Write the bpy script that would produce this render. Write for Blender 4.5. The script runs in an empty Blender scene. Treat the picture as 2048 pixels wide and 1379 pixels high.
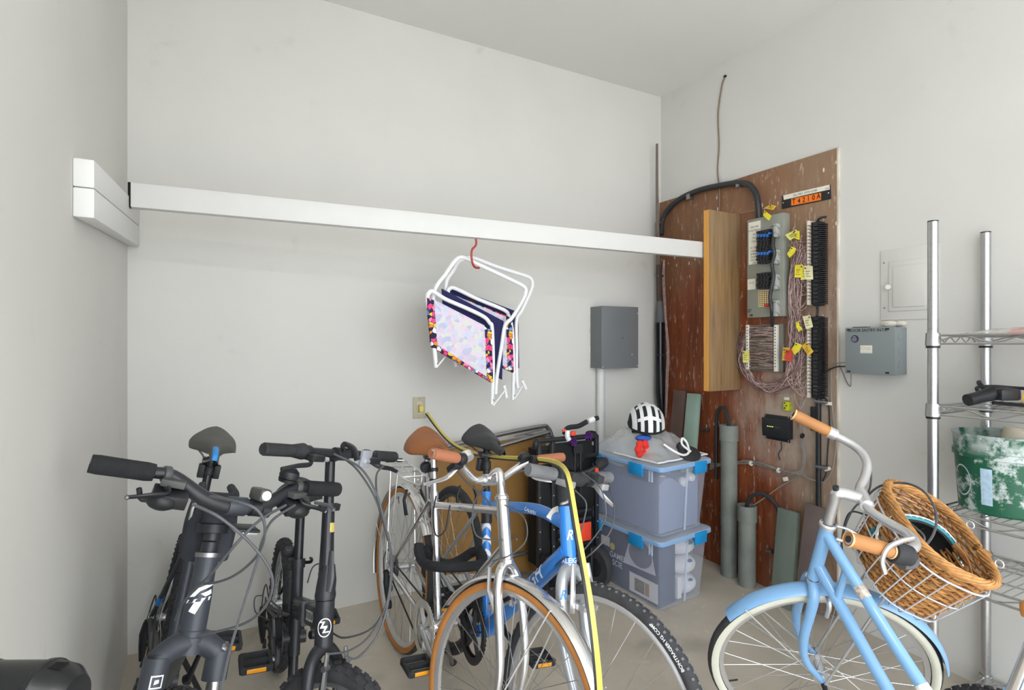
import bpy, bmesh, math, random
from math import sin, cos, pi, radians, atan2, sqrt
from mathutils import Vector, Matrix
random.seed(11)
SC = bpy.context.scene
COL = SC.collection
V = Vector

# ------------------------------------------------------------------ camera
FPX, YAW, CH = 1122.0, radians(29.0), 1.30
cam_data = bpy.data.cameras.new('camera')
cam_data.sensor_width = 36.0
cam_data.lens = 36.0 * FPX / 2048.0
cam_data.clip_start = .02
cam = bpy.data.objects.new('camera', cam_data)
COL.objects.link(cam)
cam.location = (0, 0, CH)
cam.rotation_euler = (pi / 2, 0, -YAW)
SC.camera = cam
# ------------------------------------------------------------------ daylight
WORLD_STRENGTH, SUN_STRENGTH, EXPOSURE = 2.0, 4.0, 1.27
world = bpy.data.worlds.new('sky')
SC.world = world
world.use_nodes = True
bg = world.node_tree.nodes['Background']
bg.inputs[0].default_value = (.90, .95, 1.0, 1)
bg.inputs[1].default_value = WORLD_STRENGTH
sun_data = bpy.data.lights.new('sun', 'SUN')
sun_data.energy = SUN_STRENGTH
sun_data.angle = radians(3)
sun_data.color = (.93, .96, 1)
sun = bpy.data.objects.new('sun', sun_data)
COL.objects.link(sun)
sun.rotation_euler = (radians(34), 0, radians(-12))
SC.view_settings.view_transform = 'Standard'
SC.view_settings.look = 'None'
SC.view_settings.gamma = 1
SC.view_settings.use_curve_mapping = False
SC.view_settings.exposure = EXPOSURE
SC.cycles.max_bounces = 12
SC.cycles.diffuse_bounces = 6
SC.cycles.transparent_max_bounces = 16
SC.cycles.use_denoising = True

# ------------------------------------------------------------------ surveying helpers
XW, YW, XL, ZC = 2.73, 2.84, -.27, 2.98
SLOPE = .035
_c, _s = cos(YAW), sin(YAW)
def fz(y): return -SLOPE * (YW - y)
def ray(x, y):
    r = (x - 1024) / FPX
    return V((r * _c + _s, -r * _s + _c, (690 - y) / FPX))
ORG = V((0, 0, CH))
def onX(x, y, X): v = ray(x, y); return ORG + v * (X / v.x)
def onY(x, y, Y): v = ray(x, y); return ORG + v * (Y / v.y)
def onZ(x, y, Z): v = ray(x, y); return ORG + v * ((Z - CH) / v.z)
def atd(x, y, d): return ORG + ray(x, y) * d

# ------------------------------------------------------------------ materials
def lin(c):
    if isinstance(c, str):
        c = [int(c[i:i + 2], 16) / 255 for i in (0, 2, 4)]
    return tuple(((x / 12.92) if x <= .04045 else ((x + .055) / 1.055) ** 2.4) for x in c[:3]) + (1,)
MATS = {}
def mat(name, col, rough=.5, metal=0., var=0., vscale=8., bump=0., bscale=60., coat=0., trans=0., alpha=1., ior=1.45, emit=0., detail=4, stretch=None, spec=.5):
    if name in MATS: return MATS[name]
    m = bpy.data.materials.new(name); m.use_nodes = True
    nt = m.node_tree; b = nt.nodes['Principled BSDF']
    I = b.inputs
    I['Base Color'].default_value = lin(col)
    I['Roughness'].default_value = rough
    I['Metallic'].default_value = metal
    I['Coat Weight'].default_value = coat
    I['Transmission Weight'].default_value = trans
    I['Alpha'].default_value = alpha
    I['IOR'].default_value = ior
    I['Specular IOR Level'].default_value = spec
    if emit:
        I['Emission Color'].default_value = lin(col); I['Emission Strength'].default_value = emit
    if var or bump:
        tc = nt.nodes.new('ShaderNodeTexCoord')
        mp = nt.nodes.new('ShaderNodeMapping')
        nt.links.new(tc.outputs['Object'], mp.inputs[0])
        if stretch: mp.inputs['Scale'].default_value = stretch
    if var:
        n = nt.nodes.new('ShaderNodeTexNoise'); n.inputs['Scale'].default_value = vscale; n.inputs['Detail'].default_value = detail
        nt.links.new(mp.outputs[0], n.inputs['Vector'])
        r = nt.nodes.new('ShaderNodeValToRGB')
        c = lin(col)
        r.color_ramp.elements[0].position = .3; r.color_ramp.elements[1].position = .7
        r.color_ramp.elements[0].color = tuple(max(0, x * (1 - var)) for x in c[:3]) + (1,)
        r.color_ramp.elements[1].color = tuple(min(1, x * (1 + var)) for x in c[:3]) + (1,)
        nt.links.new(n.outputs[0], r.inputs[0]); nt.links.new(r.outputs[0], I['Base Color'])
    if bump:
        n2 = nt.nodes.new('ShaderNodeTexNoise'); n2.inputs['Scale'].default_value = bscale; n2.inputs['Detail'].default_value = 3
        nt.links.new(mp.outputs[0], n2.inputs['Vector'])
        bp = nt.nodes.new('ShaderNodeBump'); bp.inputs['Strength'].default_value = bump; bp.inputs['Distance'].default_value = .004
        nt.links.new(n2.outputs[0], bp.inputs['Height']); nt.links.new(bp.outputs[0], I['Normal'])
    MATS[name] = m
    return m
class NT:
    """small helper to chain nodes"""
    def __init__(s, m):
        s.t = m.node_tree; s.b = s.t.nodes['Principled BSDF']
        s.tc = s.t.nodes.new('ShaderNodeTexCoord').outputs['Object']
    def n(s, typ, **kw):
        o = s.t.nodes.new('ShaderNode' + typ)
        for k, v in kw.items(): setattr(o, k, v)
        return o
    def l(s, a, b): s.t.links.new(a, b)
    def map(s, scale=(1, 1, 1), loc=(0, 0, 0), rot=(0, 0, 0)):
        m = s.n('Mapping'); m.inputs['Scale'].default_value = scale; m.inputs['Location'].default_value = loc; m.inputs['Rotation'].default_value = rot
        s.l(s.tc, m.inputs[0]); return m.outputs[0]
    def noise(s, scale, vec=None, detail=4, rough=.5):
        o = s.n('TexNoise'); o.inputs['Scale'].default_value = scale; o.inputs['Detail'].default_value = detail; o.inputs['Roughness'].default_value = rough
        s.l(vec or s.tc, o.inputs['Vector']); return o.outputs[0]
    def vor(s, scale, vec=None, feature='F1', out='Distance', rnd=1):
        o = s.n('TexVoronoi'); o.feature = feature; o.inputs['Scale'].default_value = scale; o.inputs['Randomness'].default_value = rnd
        s.l(vec or s.tc, o.inputs['Vector']); return o.outputs[out]
    def ramp(s, f, stops, interp='LINEAR'):
        o = s.n('ValToRGB'); e = o.color_ramp.elements; o.color_ramp.interpolation = interp
        while len(e) < len(stops): e.new(.5)
        for i, (p, c) in enumerate(stops):
            e[i].position = p; e[i].color = lin(c) if isinstance(c, str) else (c, c, c, 1)
        s.l(f, o.inputs[0]); return o.outputs[0]
    def mix(s, f, a, b, mode='MIX'):
        o = s.n('Mix'); o.data_type = 'RGBA'; o.blend_type = mode
        if isinstance(f, (int, float)): o.inputs[0].default_value = f
        else: s.l(f, o.inputs[0])
        for v, i in ((a, 6), (b, 7)):
            if isinstance(v, str): o.inputs[i].default_value = lin(v)
            else: s.l(v, o.inputs[i])
        return o.outputs[2]
    def math(s, op, a, b=None):
        o = s.n('Math'); o.operation = op
        for i, v in ((0, a), (1, b)):
            if v is None: continue
            if isinstance(v, (int, float)): o.inputs[i].default_value = v
            else: s.l(v, o.inputs[i])
        return o.outputs[0]
    def sep(s, vec=None):
        o = s.n('SeparateXYZ'); s.l(vec or s.tc, o.inputs[0]); return o.outputs
    def color(s, c): s.l(c, s.b.inputs['Base Color'])
    def bump(s, h, st=.3, d=.003):
        o = s.n('Bump'); o.inputs['Strength'].default_value = st; o.inputs['Distance'].default_value = d
        s.l(h, o.inputs['Height']); s.l(o.outputs[0], s.b.inputs['Normal'])

# ------------------------------------------------------------------ geometry helpers
def frame_of(axis):
    z = V(axis).normalized()
    a = V((0, 0, 1)) if abs(z.z) < .9 else V((1, 0, 0))
    x = a.cross(z).normalized(); y = z.cross(x)
    return x, y, z
def cr(pts, n=6, closed=False):
    """Catmull-Rom through points"""
    P = [V(p) for p in pts]; out = []
    N = len(P)
    for i in range(N if closed else N - 1):
        p1, p2 = P[i], P[(i + 1) % N]
        p0 = P[i - 1] if (i > 0 or closed) else p1 + (p1 - p2)
        p3 = P[(i + 2) % N] if (i + 2 < N or closed) else p2 + (p2 - p1)
        for k in range(n):
            t = k / n
            out.append(.5 * (2 * p1 + (p2 - p0) * t + (2 * p0 - 5 * p1 + 4 * p2 - p3) * t * t + (3 * p1 - p0 - 3 * p2 + p3) * t ** 3))
    if not closed: out.append(P[-1])
    return out
class G:
    def __init__(s): s.v = []; s.f = []
    def add(s, v, f):
        o = len(s.v); s.v += [V(p) for p in v]; s.f += [tuple(i + o for i in q) for q in f]; return s
    def box(s, c, d, R=None):
        c = V(c); h = [x / 2 for x in d]; vs = []
        for k in range(8):
            p = V((h[0] * (1 if k & 1 else -1), h[1] * (1 if k & 2 else -1), h[2] * (1 if k & 4 else -1)))
            vs.append(c + (R @ p if R else p))
        return s.add(vs, [(0, 2, 3, 1), (4, 5, 7, 6), (0, 1, 5, 4), (2, 6, 7, 3), (0, 4, 6, 2), (1, 3, 7, 5)])
    def mm(s, x0, x1, y0, y1, z0, z1):
        return s.box(((x0 + x1) / 2, (y0 + y1) / 2, (z0 + z1) / 2), (abs(x1 - x0), abs(y1 - y0), abs(z1 - z0)))
    def bar(s, a, b, w, h, up=(0, 0, 1)):
        a, b = V(a), V(b); x = (b - a); L = x.length; x.normalize()
        y = V(up).cross(x)
        if y.length < 1e-4: y = V((0, 1, 0)).cross(x)
        y.normalize(); z = x.cross(y)
        return s.box((a + b) / 2, (L, w, h), Matrix((x, y, z)).transposed())
    def hexa(s, p): # p: 4 lower, 4 upper in order
        return s.add(p, [(3, 2, 1, 0), (4, 5, 6, 7), (0, 1, 5, 4), (1, 2, 6, 5), (2, 3, 7, 6), (3, 0, 4, 7)])
    def tube(s, pts, r, n=8, closed=False, cap=True, flat=1.0, nrm=None):
        P = [V(p) for p in pts]; N = len(P)
        if N < 2: return s
        rs = r if isinstance(r, (list, tuple)) else [r] * N
        if len(rs) != N:
            rs = [rs[int(i * (len(rs) - 1) / (N - 1))] + (rs[min(len(rs) - 1, int(i * (len(rs) - 1) / (N - 1)) + 1)] - rs[int(i * (len(rs) - 1) / (N - 1))]) * ((i * (len(rs) - 1) / (N - 1)) % 1) for i in range(N)]
        o = len(s.v); x = None
        for i in range(N):
            if closed: t = P[(i + 1) % N] - P[i - 1]
            else: t = P[min(i + 1, N - 1)] - P[max(i - 1, 0)]
            if t.length < 1e-9: t = V((0, 0, 1))
            t.normalize()
            if nrm is not None:
                x = V(nrm) - t * V(nrm).dot(t); x.normalize()
            elif x is None: x = frame_of(t)[0]
            else:
                x = x - t * x.dot(t)
                if x.length < 1e-6: x = frame_of(t)[0]
                x.normalize()
            y = t.cross(x)
            for k in range(n):
                a = 2 * pi * k / n
                s.v.append(P[i] + (x * cos(a) * flat + y * sin(a)) * rs[i])
        for i in range(N if closed else N - 1):
            a = o + i * n; b = o + ((i + 1) % N) * n
            for k in range(n):
                k2 = (k + 1) % n
                s.f.append((a + k, a + k2, b + k2, b + k))
        if cap and not closed:
            s.f.append(tuple(o + k for k in range(n))[::-1]); s.f.append(tuple(o + (N - 1) * n + k for k in range(n)))
        return s
    def cyl(s, a, b, r, n=14, r2=None): return s.tube([a, b], [r, r if r2 is None else r2], n)
    def lathe(s, prof, o=(0, 0, 0), axis=(0, 0, 1), n=24, closed=False, a0=0, a1=2 * pi, ref=None):
        x, y, z = frame_of(axis)
        if ref is not None:
            x = V(ref).normalized(); y = z.cross(x)
        o = V(o); b = len(s.v); full = abs(a1 - a0 - 2 * pi) < 1e-6
        m = n if full else n + 1; k = len(prof)
        for i in range(m):
            a = a0 + (a1 - a0) * i / n
            d = x * cos(a) + y * sin(a)
            for r, h in prof: s.v.append(o + d * r + z * h)
        for i in range(n):
            j = (i + 1) % m
            for q in range(k if closed else k - 1):
                q2 = (q + 1) % k
                s.f.append((b + i * k + q, b + j * k + q, b + j * k + q2, b + i * k + q2))
        if not full and closed:
            s.f.append(tuple(b + q for q in range(k))[::-1]); s.f.append(tuple(b + n * k + q for q in range(k)))
        return s
    def sph(s, c, r, nu=16, nv=10, R=None, v0=0., v1=1.):
        if not isinstance(r, (list, tuple)): r = (r, r, r)
        c = V(c); o = len(s.v)
        for j in range(nv + 1):
            t = pi * (v0 + (v1 - v0) * j / nv)
            for i in range(nu):
                a = 2 * pi * i / nu
                p = V((r[0] * sin(t) * cos(a), r[1] * sin(t) * sin(a), r[2] * cos(t)))
                s.v.append(c + (R @ p if R else p))
        for j in range(nv):
            for i in range(nu):
                i2 = (i + 1) % nu
                s.f.append((o + j * nu + i, o + (j + 1) * nu + i, o + (j + 1) * nu + i2, o + j * nu + i2))
        return s
    def prism(s, poly, o, ux, uy, t):
        """extrude a 2-D polygon lying in (ux,uy) by thickness vector t"""
        o, ux, uy, t = V(o), V(ux), V(uy), V(t); n = len(poly)
        a = [o + ux * p[0] + uy * p[1] for p in poly]
        vs = a + [p + t for p in a]
        f = [tuple(range(n))[::-1], tuple(range(n, 2 * n))] + [(i, (i + 1) % n, n + (i + 1) % n, n + i) for i in range(n)]
        return s.add(vs, f)
    def grid(s, fn, nu, nv, closeu=False):
        o = len(s.v); m = nu if closeu else nu + 1
        for j in range(nv + 1):
            for i in range(m): s.v.append(V(fn(i / nu, j / nv)))
        for j in range(nv):
            for i in range(nu):
                i2 = (i + 1) % m
                s.f.append((o + j * m + i, o + j * m + i2, o + (j + 1) * m + i2, o + (j + 1) * m + i))
        return s
ORIGIN = {}
def _mesh(name, g, xf, off, bev, smooth, ang, bseg=2):
    me = bpy.data.meshes.new(name)
    vs = [(xf(p) if xf else p) - off for p in g.v]
    me.from_pydata([tuple(v) for v in vs], [], g.f)
    bm = bmesh.new(); bm.from_mesh(me)
    bmesh.ops.remove_doubles(bm, verts=bm.verts, dist=1e-6)
    bmesh.ops.recalc_face_normals(bm, faces=bm.faces)
    if bev:
        es = [e for e in bm.edges if len(e.link_faces) == 2 and e.calc_face_angle(0) > radians(35)]
        bmesh.ops.bevel(bm, geom=es, offset=bev, segments=bseg, profile=.5, affect='EDGES', clamp_overlap=True)
    bm.to_mesh(me); bm.free()
    if smooth:
        me.shade_smooth()
        me.set_sharp_from_angle(angle=radians(ang))
    return me
def link(o, parent=None):
    COL.objects.link(o)
    if parent: o.parent = parent
    return o
def thing(name, label, cat, loc, group=None):
    o = bpy.data.objects.new(name, None); o.empty_display_size = .05
    o.location = loc; link(o); ORIGIN[o.name] = V(loc)
    o['label'] = label; o['category'] = cat
    if group: o['group'] = group
    return o
def part(name, g, m, parent, xf=None, bev=0, smooth=True, ang=35, label=None, kind=None):
    off = ORIGIN[parent.name]
    me = _mesh(name, g, xf, off, bev, smooth, ang)
    me.materials.append(m)
    o = bpy.data.objects.new(name, me); link(o, parent); ORIGIN[o.name] = off
    if label: o['label'] = label
    if kind: o['kind'] = kind
    return o
def solo(name, g, m, label=None, cat=None, group=None, kind=None, bev=0, smooth=True, ang=35, xf=None):
    """a thing (or a piece of the setting) that is one mesh; its origin sits at its base"""
    P = [xf(p) if xf else p for p in g.v]
    lo = [min(p[i] for p in P) for i in range(3)]; hi = [max(p[i] for p in P) for i in range(3)]
    off = V(((lo[0] + hi[0]) / 2, (lo[1] + hi[1]) / 2, lo[2]))
    me = _mesh(name, g, xf, off, bev, smooth, ang)
    me.materials.append(m)
    o = bpy.data.objects.new(name, me); o.location = off; link(o); ORIGIN[o.name] = off
    if label: o['label'] = label
    if cat: o['category'] = cat
    if group: o['group'] = group
    if kind: o['kind'] = kind
    return o
def text2d(s, size, bold=False):
    cu = bpy.data.curves.new('txt', 'FONT'); cu.body = s; cu.size = size; cu.align_x = 'CENTER'; cu.align_y = 'CENTER'
    if bold: cu.offset = size * .018
    o = bpy.data.objects.new('txt', cu); COL.objects.link(o)
    dg = bpy.context.evaluated_depsgraph_get(); dg.update()
    me = bpy.data.meshes.new_from_object(o.evaluated_get(dg))
    vs = [V(v.co) for v in me.vertices]; fs = [tuple(p.vertices) for p in me.polygons]
    bpy.data.objects.remove(o); bpy.data.curves.remove(cu); bpy.data.meshes.remove(me)
    return vs, fs
def lettering(s, size, o, ux, uy, sx=1., shear=0., bold=False, rot=0.):
    vs, fs = text2d(s, size, bold); o, ux, uy = V(o), V(ux).normalized(), V(uy).normalized()
    cr_, sr_ = cos(rot), sin(rot)
    g = G(); q = []
    for p in vs:
        a, b = p.x * sx + p.y * shear, p.y
        q.append(o + ux * (a * cr_ - b * sr_) + uy * (a * sr_ + b * cr_))
    return g.add(q, fs)
def wrapped(s, size, o, axis, front, r, sx=1., shear=0., rot=0., bold=False, shapes=None):
    """lettering wrapped round a tube: o on the axis, front = direction the text faces"""
    vs, fs = shapes or text2d(s, size, bold)
    me = bpy.data.meshes.new('w'); me.from_pydata([tuple(v) for v in vs], [], fs)
    bm = bmesh.new(); bm.from_mesh(me)
    bmesh.ops.triangulate(bm, faces=bm.faces)
    bmesh.ops.subdivide_edges(bm, edges=bm.edges, cuts=2, use_grid_fill=True)
    bmesh.ops.triangulate(bm, faces=bm.faces)
    ax = V(axis).normalized(); fr = V(front); fr = (fr - ax * fr.dot(ax)).normalized(); lf = ax.cross(fr)
    o = V(o); q = []; c, d = cos(rot), sin(rot)
    for v in bm.verts:
        a, b = v.co.x * sx + v.co.y * shear, v.co.y
        u, w = a * c - b * d, a * d + b * c
        t = u / r
        q.append(o + ax * w + (fr * cos(t) + lf * sin(t)) * r)
    f = [tuple(x.index for x in p.verts) for p in bm.faces]
    bm.free(); bpy.data.meshes.remove(me)
    return G().add(q, f)

# ------------------------------------------------------------------ common materials
m_wall = mat('wall_paint', 'DCDAD5', .75)
t = NT(m_wall)
n1 = t.noise(2.2, detail=6); n2 = t.noise(14, detail=5)
base = t.ramp(n1, [(.3, 'CDCCC8'), (.7, 'D1D0CC')])
sc_ = t.ramp(t.math('MULTIPLY', t.ramp(t.noise(3.1, t.map((1, 1, 1), (3, 1, 7)), 3), [(.6, 0.), (.74, 1.)]), t.ramp(n2, [(.55, 0.), (.72, 1.)])), [(0, 0.), (1, .22)])
t.color(t.mix(sc_, base, '83827F')); t.bump(t.noise(180, detail=2), .06, .002)
m_ceil = mat('ceiling_paint', 'DCDCD9', .85, var=.02, vscale=1.5, bump=.08, bscale=160)
m_white = mat('white_paint', 'D4D4D3', .45, bump=.1, bscale=40, var=.015, vscale=6)
m_dark = mat('black_plastic', '232428', .42, var=.15, vscale=30)
m_rubber = mat('black_rubber', '2E2F32', .75, var=.2, vscale=40, bump=.2, bscale=200)
m_tyre = mat('tyre_rubber', '38383B', .8, var=.22, vscale=30)
m_chrome = mat('polished_alloy', 'E4E4E5', .2, .92, var=.03, vscale=20)
m_alloy = mat('brushed_alloy', 'D6D6D8', .3, .75)
m_steel = mat('dull_steel', '9A9A9C', .4, 1.0)
m_gold = mat('cable_gray', '55565A', .5)
m_cable = mat('black_cable', '2E2F33', .45)
m_orange = mat('orange_reflector', 'F2A11C', .25, coat=.5)
m_clear = mat('clear_reflector', 'AEB2BC', .15, .3, coat=.5)

# ------------------------------------------------------------------ the room
m_floor = mat('concrete_floor', '9A9286', .6)
t = NT(m_floor)
a = t.ramp(t.noise(1.6, detail=8, rough=.6), [(.3, 'AFA79A'), (.55, 'C4BBAD'), (.75, 'CEC7BB')])
sp = t.ramp(t.noise(9, t.map((1, 1, 1), (5, 2, 0)), 6, .65), [(.62, 0.), (.7, .55)])
dk = t.ramp(t.noise(3.3, t.map((1, 1, 1), (1, 9, 0)), 5), [(.28, .55), (.42, 0.)])
c_ = t.mix(dk, a, '8E877C'); c_ = t.mix(sp, c_, 'D4D0C9')
t.color(c_); t.bump(t.noise(60, detail=5), .12, .003)
t.l(t.ramp(t.noise(4, detail=4), [(.35, .38), (.65, .62)]), t.b.inputs['Roughness'])
YF = -1.5
XO = -3.2
g = G(); x0, x1 = XO - .12, XW + .12
for (ya, yb) in ((YF, YW + .12),):
    g.hexa([(x0, ya, fz(ya) - .15), (x1, ya, fz(ya) - .15), (x1, yb, fz(yb) - .15), (x0, yb, fz(yb) - .15),
            (x0, ya, fz(ya)), (x1, ya, fz(ya)), (x1, yb, fz(yb)), (x0, yb, fz(yb))])
solo('floor', g, m_floor, 'bare grey concrete garage floor', kind='structure', smooth=False)
solo('wall_back', G().mm(XO - .12, XW + .12, YW, YW + .12, -.1, ZC), m_wall, 'white painted back wall', kind='structure', smooth=False)
solo('wall_left', G().mm(XL - .12, XL, .3, YW, -.35, ZC), m_wall, 'white painted left wall', kind='structure', smooth=False)
solo('wall_right', G().mm(XW, XW + .12, YF, YW, -.35, ZC), m_wall, 'white painted right wall', kind='structure', smooth=False)
solo('ceiling', G().mm(XO - .12, XW + .12, YF, YW + .12, ZC, ZC + .12), m_ceil, 'white painted garage ceiling', kind='structure', smooth=False)
solo('wall_outer', G().mm(XO - .12, XO, YF, YW, -.35, ZC), m_wall, 'white outer wall of the neighbouring garage bay', kind='structure', smooth=False)
solo('wall_front', G().mm(XO - .12, XW + .12, YF - .12, YF, 2.62, ZC + .12), m_wall, 'white wall above the open garage door', kind='structure', smooth=False)
m_drive = mat('driveway_concrete', 'B7B6B2', .8, var=.06, vscale=2)
g = G(); ya, yb = -16, YF
g.hexa([(-8, ya, fz(YF) - .3), (11, ya, fz(YF) - .3), (11, yb, fz(YF) - .15), (-8, yb, fz(YF) - .15), (-8, ya, fz(YF) - .15), (11, ya, fz(YF) - .15), (11, yb, fz(YF) - .002), (-8, yb, fz(YF) - .002)])
solo('floor_driveway', g, m_drive, 'pale concrete driveway outside the open garage door', kind='structure', smooth=False)

# added fill lamp, out of view behind the camera, brightens floor and walls
FILL_W = 14.0
T = thing('fill_lamp', 'added white tube lamp out of view, filling the room with light', 'lamp', (.25, -.9, ZC - .09))
part('housing', G().mm(-.40, .90, -1.02, -.78, ZC - .045, ZC), m_white, T, bev=.004)
for y in (-.96, -.84):
    part('tube', G().cyl((-.36, y, ZC - .065), (.86, y, ZC - .065), .018, 12), mat('fill_tube', 'FFFFFF', .4, emit=FILL_W), T)
# ------------------------------------------------------------------ beam, blocks, plank
R3 = lambda z: Matrix.Rotation(z, 3, 'Z')
def beam_box(a, b, w, h):   # a,b: front-bottom edge; w goes +Y, h goes +Z
    a, b = V(a), V(b); y = V((0, w, 0)); z = V((0, 0, h))
    return G().hexa([a, b, b + y, a + y, a + z, b + z, b + y + z, a + y + z])
bl = V((-.222, 2.43, 1.797)); br = V((2.55, 2.225, 1.789))
o = solo('wall_beam', beam_box(bl, br, .04, .089), m_white, 'long white painted timber beam spanning the garage wall to wall', 'beam', bev=.003)
o = part('shade_strip', G().box((-.226, 2.45, 1.842), (.009, .034, .088)), mat('gap_shade', '14110F', .9), o, label='dark strip painted as the shade in the gap at the beam end')  # near-black strip paints in the shade of the gap beside the block
for (z0, z1, lab) in ((1.682, 1.803, 'upper white wooden block on the left wall holding the beam'), (1.6085, 1.716, 'lower white wooden block on the left wall under the other block')):
    h = .069 if z0 > 1.65 else .072
    g = G().hexa([(XL, 1.69, z0), (XL + .043, 1.69, z0), (XL + .043, YW, z1), (XL, YW, z1), (XL, 1.69, z0 + h), (XL + .043, 1.69, z0 + h), (XL + .043, YW, z1 + h + .013), (XL, YW, z1 + h + .013)])
    solo('support_block', g, m_white, lab, 'block', group='white blocks on the left wall', bev=.004)
m_plank = mat('plank_wood', 'A07F55', .6)
t = NT(m_plank)
w_ = t.noise(5, t.map((9, 9, .7)), 6)
t.color(t.mix(t.ramp(t.noise(2.5, detail=4), [(.4, 0.), (.7, .6)]), t.ramp(w_, [(.3, '745736'), (.5, '8E6F49'), (.7, '9A7C58')]), '7E7263'))
o = solo('wooden_plank', G().mm(2.455, XW - .018, 2.185, 2.219, 1.043, 2.05), m_plank, 'unpainted wooden plank fixed upright in front of the beam end', 'plank', bev=.002)
part('edge_band', G().mm(2.452, 2.4555, 2.186, 2.218, 1.045, 2.048), mat('plank_edge', 'D59A48', .5, var=.08, vscale=6, stretch=(4, 4, .6)), o, label='orange-stained narrow edge')

# ------------------------------------------------------------------ plywood backboard
XP = XW - .015
m_ply = mat('stained_plywood', '6B3A22', .55)
t = NT(m_ply)
X, Y, Z = t.sep()
grain = t.noise(3, t.map((1, 9, .8)), 8, .6)
c1 = t.ramp(grain, [(.25, '5A2916'), (.45, '7A3D21'), (.6, '8C4B2A'), (.8, '9C6645')])
# bare, dusty strip with scraped paint along the free edge and top
edge = t.math('ADD', t.math('MULTIPLY', Y, -1.15), t.math('MULTIPLY', t.noise(2.6, detail=5), .55))
m1 = t.ramp(edge, [(.50, 0.), (.80, .85)])
c2 = t.mix(m1, c1, t.ramp(t.noise(8, t.map((1, 5, 1)), 6), [(.3, '7D6857'), (.6, '948371'), (.75, 'A99C8C')]))
top = t.ramp(t.math('ADD', t.math('MULTIPLY', Z, .42), t.math('MULTIPLY', t.noise(3, detail=5), .35)), [(.86, 0.), (1.12, .65)])
c3 = t.mix(top, c2, '86694F')
sp1 = t.ramp(t.vor(26, t.map((1, 1, .4))), [(.10, 1.), (.15, 0.)])
spm = t.ramp(t.noise(4, t.map(loc=(3, 3, 3)), 4), [(.47, 0.), (.56, 1.)])
c4 = t.mix(t.math('MULTIPLY', sp1, spm), c3, 'D8CFC4')
scr = t.ramp(t.noise(22, t.map((1, 2.2, .5), (0, 4, 1)), 5, .7), [(.58, 0.), (.66, .75)])
c5 = t.mix(scr, c4, 'B9A594')
dy_ = t.math('ADD', Y, .36); dz_ = t.math('SUBTRACT', Z, .95)
rad_ = t.math('ADD', t.math('MULTIPLY', dy_, dy_), t.math('MULTIPLY', dz_, dz_))
dust = t.math('MULTIPLY', t.ramp(rad_, [(.0, 1.), (.17, 0.)]), t.ramp(t.noise(7, t.map((1, 2, .7), (2, 5, 1)), 6, .65), [(.3, .1), (.55, 1.)]))
c5 = t.mix(dust, c5, 'A8988A')
t.color(c5); t.bump(grain, .12, .002)
yR = onX(1674, 600, XP).y
ply = solo('plywood_backboard', G().mm(XP, XW - .0005, yR, YW - .002, -.03, 2.262), m_ply, 'brown stained plywood board covering the corner of the right wall', 'board', bev=.001)
part('painted_edge', G().mm(XP - .001, XW - .0003, yR - .007, yR, -.03, 2.262), mat('edge_paint', 'C9C2B6', .7, var=.25, vscale=30, stretch=(1, 1, .3)), ply, label='chipped white paint along the edge')

def rp(x, y, off=0.): return onX(x, y, XP - off)
def rbox(g, x0, x1, y0, y1, o0, o1):
    a, b = rp(x0, y0, o1), rp(x1, y0, o1); zb = rp(x0, y1, o1).z
    return g.mm(XP - o1, XP - o0, min(a.y, b.y), max(a.y, b.y), zb, a.z)
def rwire(pts, r, off=.006, n=5, k=5): return G().tube(cr([rp(p[0], p[1], p[2] if len(p) > 2 else off) for p in pts], k), r, n)
m_tbox = mat('terminal_grey', '8D9086', .5, var=.03)
m_paper = mat('paper_label', 'E4E0D2', .8)
m_ink = mat('ink', '2A2A30', .8)
m_blue = mat('blue_plug', '2F6FC4', .4)
m_red = mat('red_plug', 'C8322B', .4)
m_wirep = mat('pink_grey_wire', 'BBA09B', .6, var=.25, vscale=50)
m_wireg = mat('grey_wire', '8E8883', .55, var=.1, vscale=20)
UYW, UZW = V((0, -1, 0)), V((0, 0, 1))     # reading directions for writing on the right wall

T = thing('terminal_box', 'grey telephone terminal box with stacks of black plugs', 'terminal box', rp(1530, 636, .03))
part('case', rbox(G(), 1494, 1567, 441, 636, 0, .055), m_tbox, T, bev=.004)
lab = part('paper_label', rbox(G(), 1497, 1521, 446, 530, .055, .0562), m_paper, T)
rnd = random.Random(3)
for i, (yy, tx) in enumerate(((454, 'CABLE PAIRS'), (461, 'IN THIS TERMINAL'), (469, 'ARE,'), (476, 'THRU'), (483, 'COUNT'), (495, 'ALL OTHER'), (502, 'CABLE PR'), (508, 'SEPARATED'), (514, 'COUNTED'), (520, 'AND NOT'), (526, 'USED'))):
    part('writing', lettering(tx, .0135, rp(1508.5, yy, .0568), UYW, UZW, sx=.72), m_ink, lab)
lab = part('paper_label', rbox(G(), 1495, 1511, 559, 580, .055, .0562), m_paper, T)
part('writing', lettering('101-125', .012, rp(1503, 566, .0568), UYW, UZW, sx=.8), m_ink, lab)
for (y0, y1, n) in ((463, 529, 11), (547, 579, 6)):
    for i in range(n):
        ya = y0 + (y1 - y0) * i / n; yb = ya + (y1 - y0) / n * .8
        g = G(); dx = rnd.uniform(-1.5, 1)
        rbox(g, 1513 + dx, 1539 + dx, ya, yb, .055, .085)
        for k in range(4): rbox(g, 1514 + dx + k * 6, 1518 + dx + k * 6, ya + 1, yb + .6, .085, .09)
        part('plug', g, m_blue if (y0 == 463 and i in (1, 7)) else m_dark, T, bev=.001)
pad = part('punch_block', rbox(G(), 1517, 1540, 581, 614, .055, .060), mat('cream_plastic', 'DCCB9A', .5), T)
g = G()
for i in range(5):
    for k in range(8):
        x = 1518.5 + i * 4.4; y = 583 + k * 3.8; rbox(g, x, x + 2.2, y, y + 2, .06, .0615)
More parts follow.
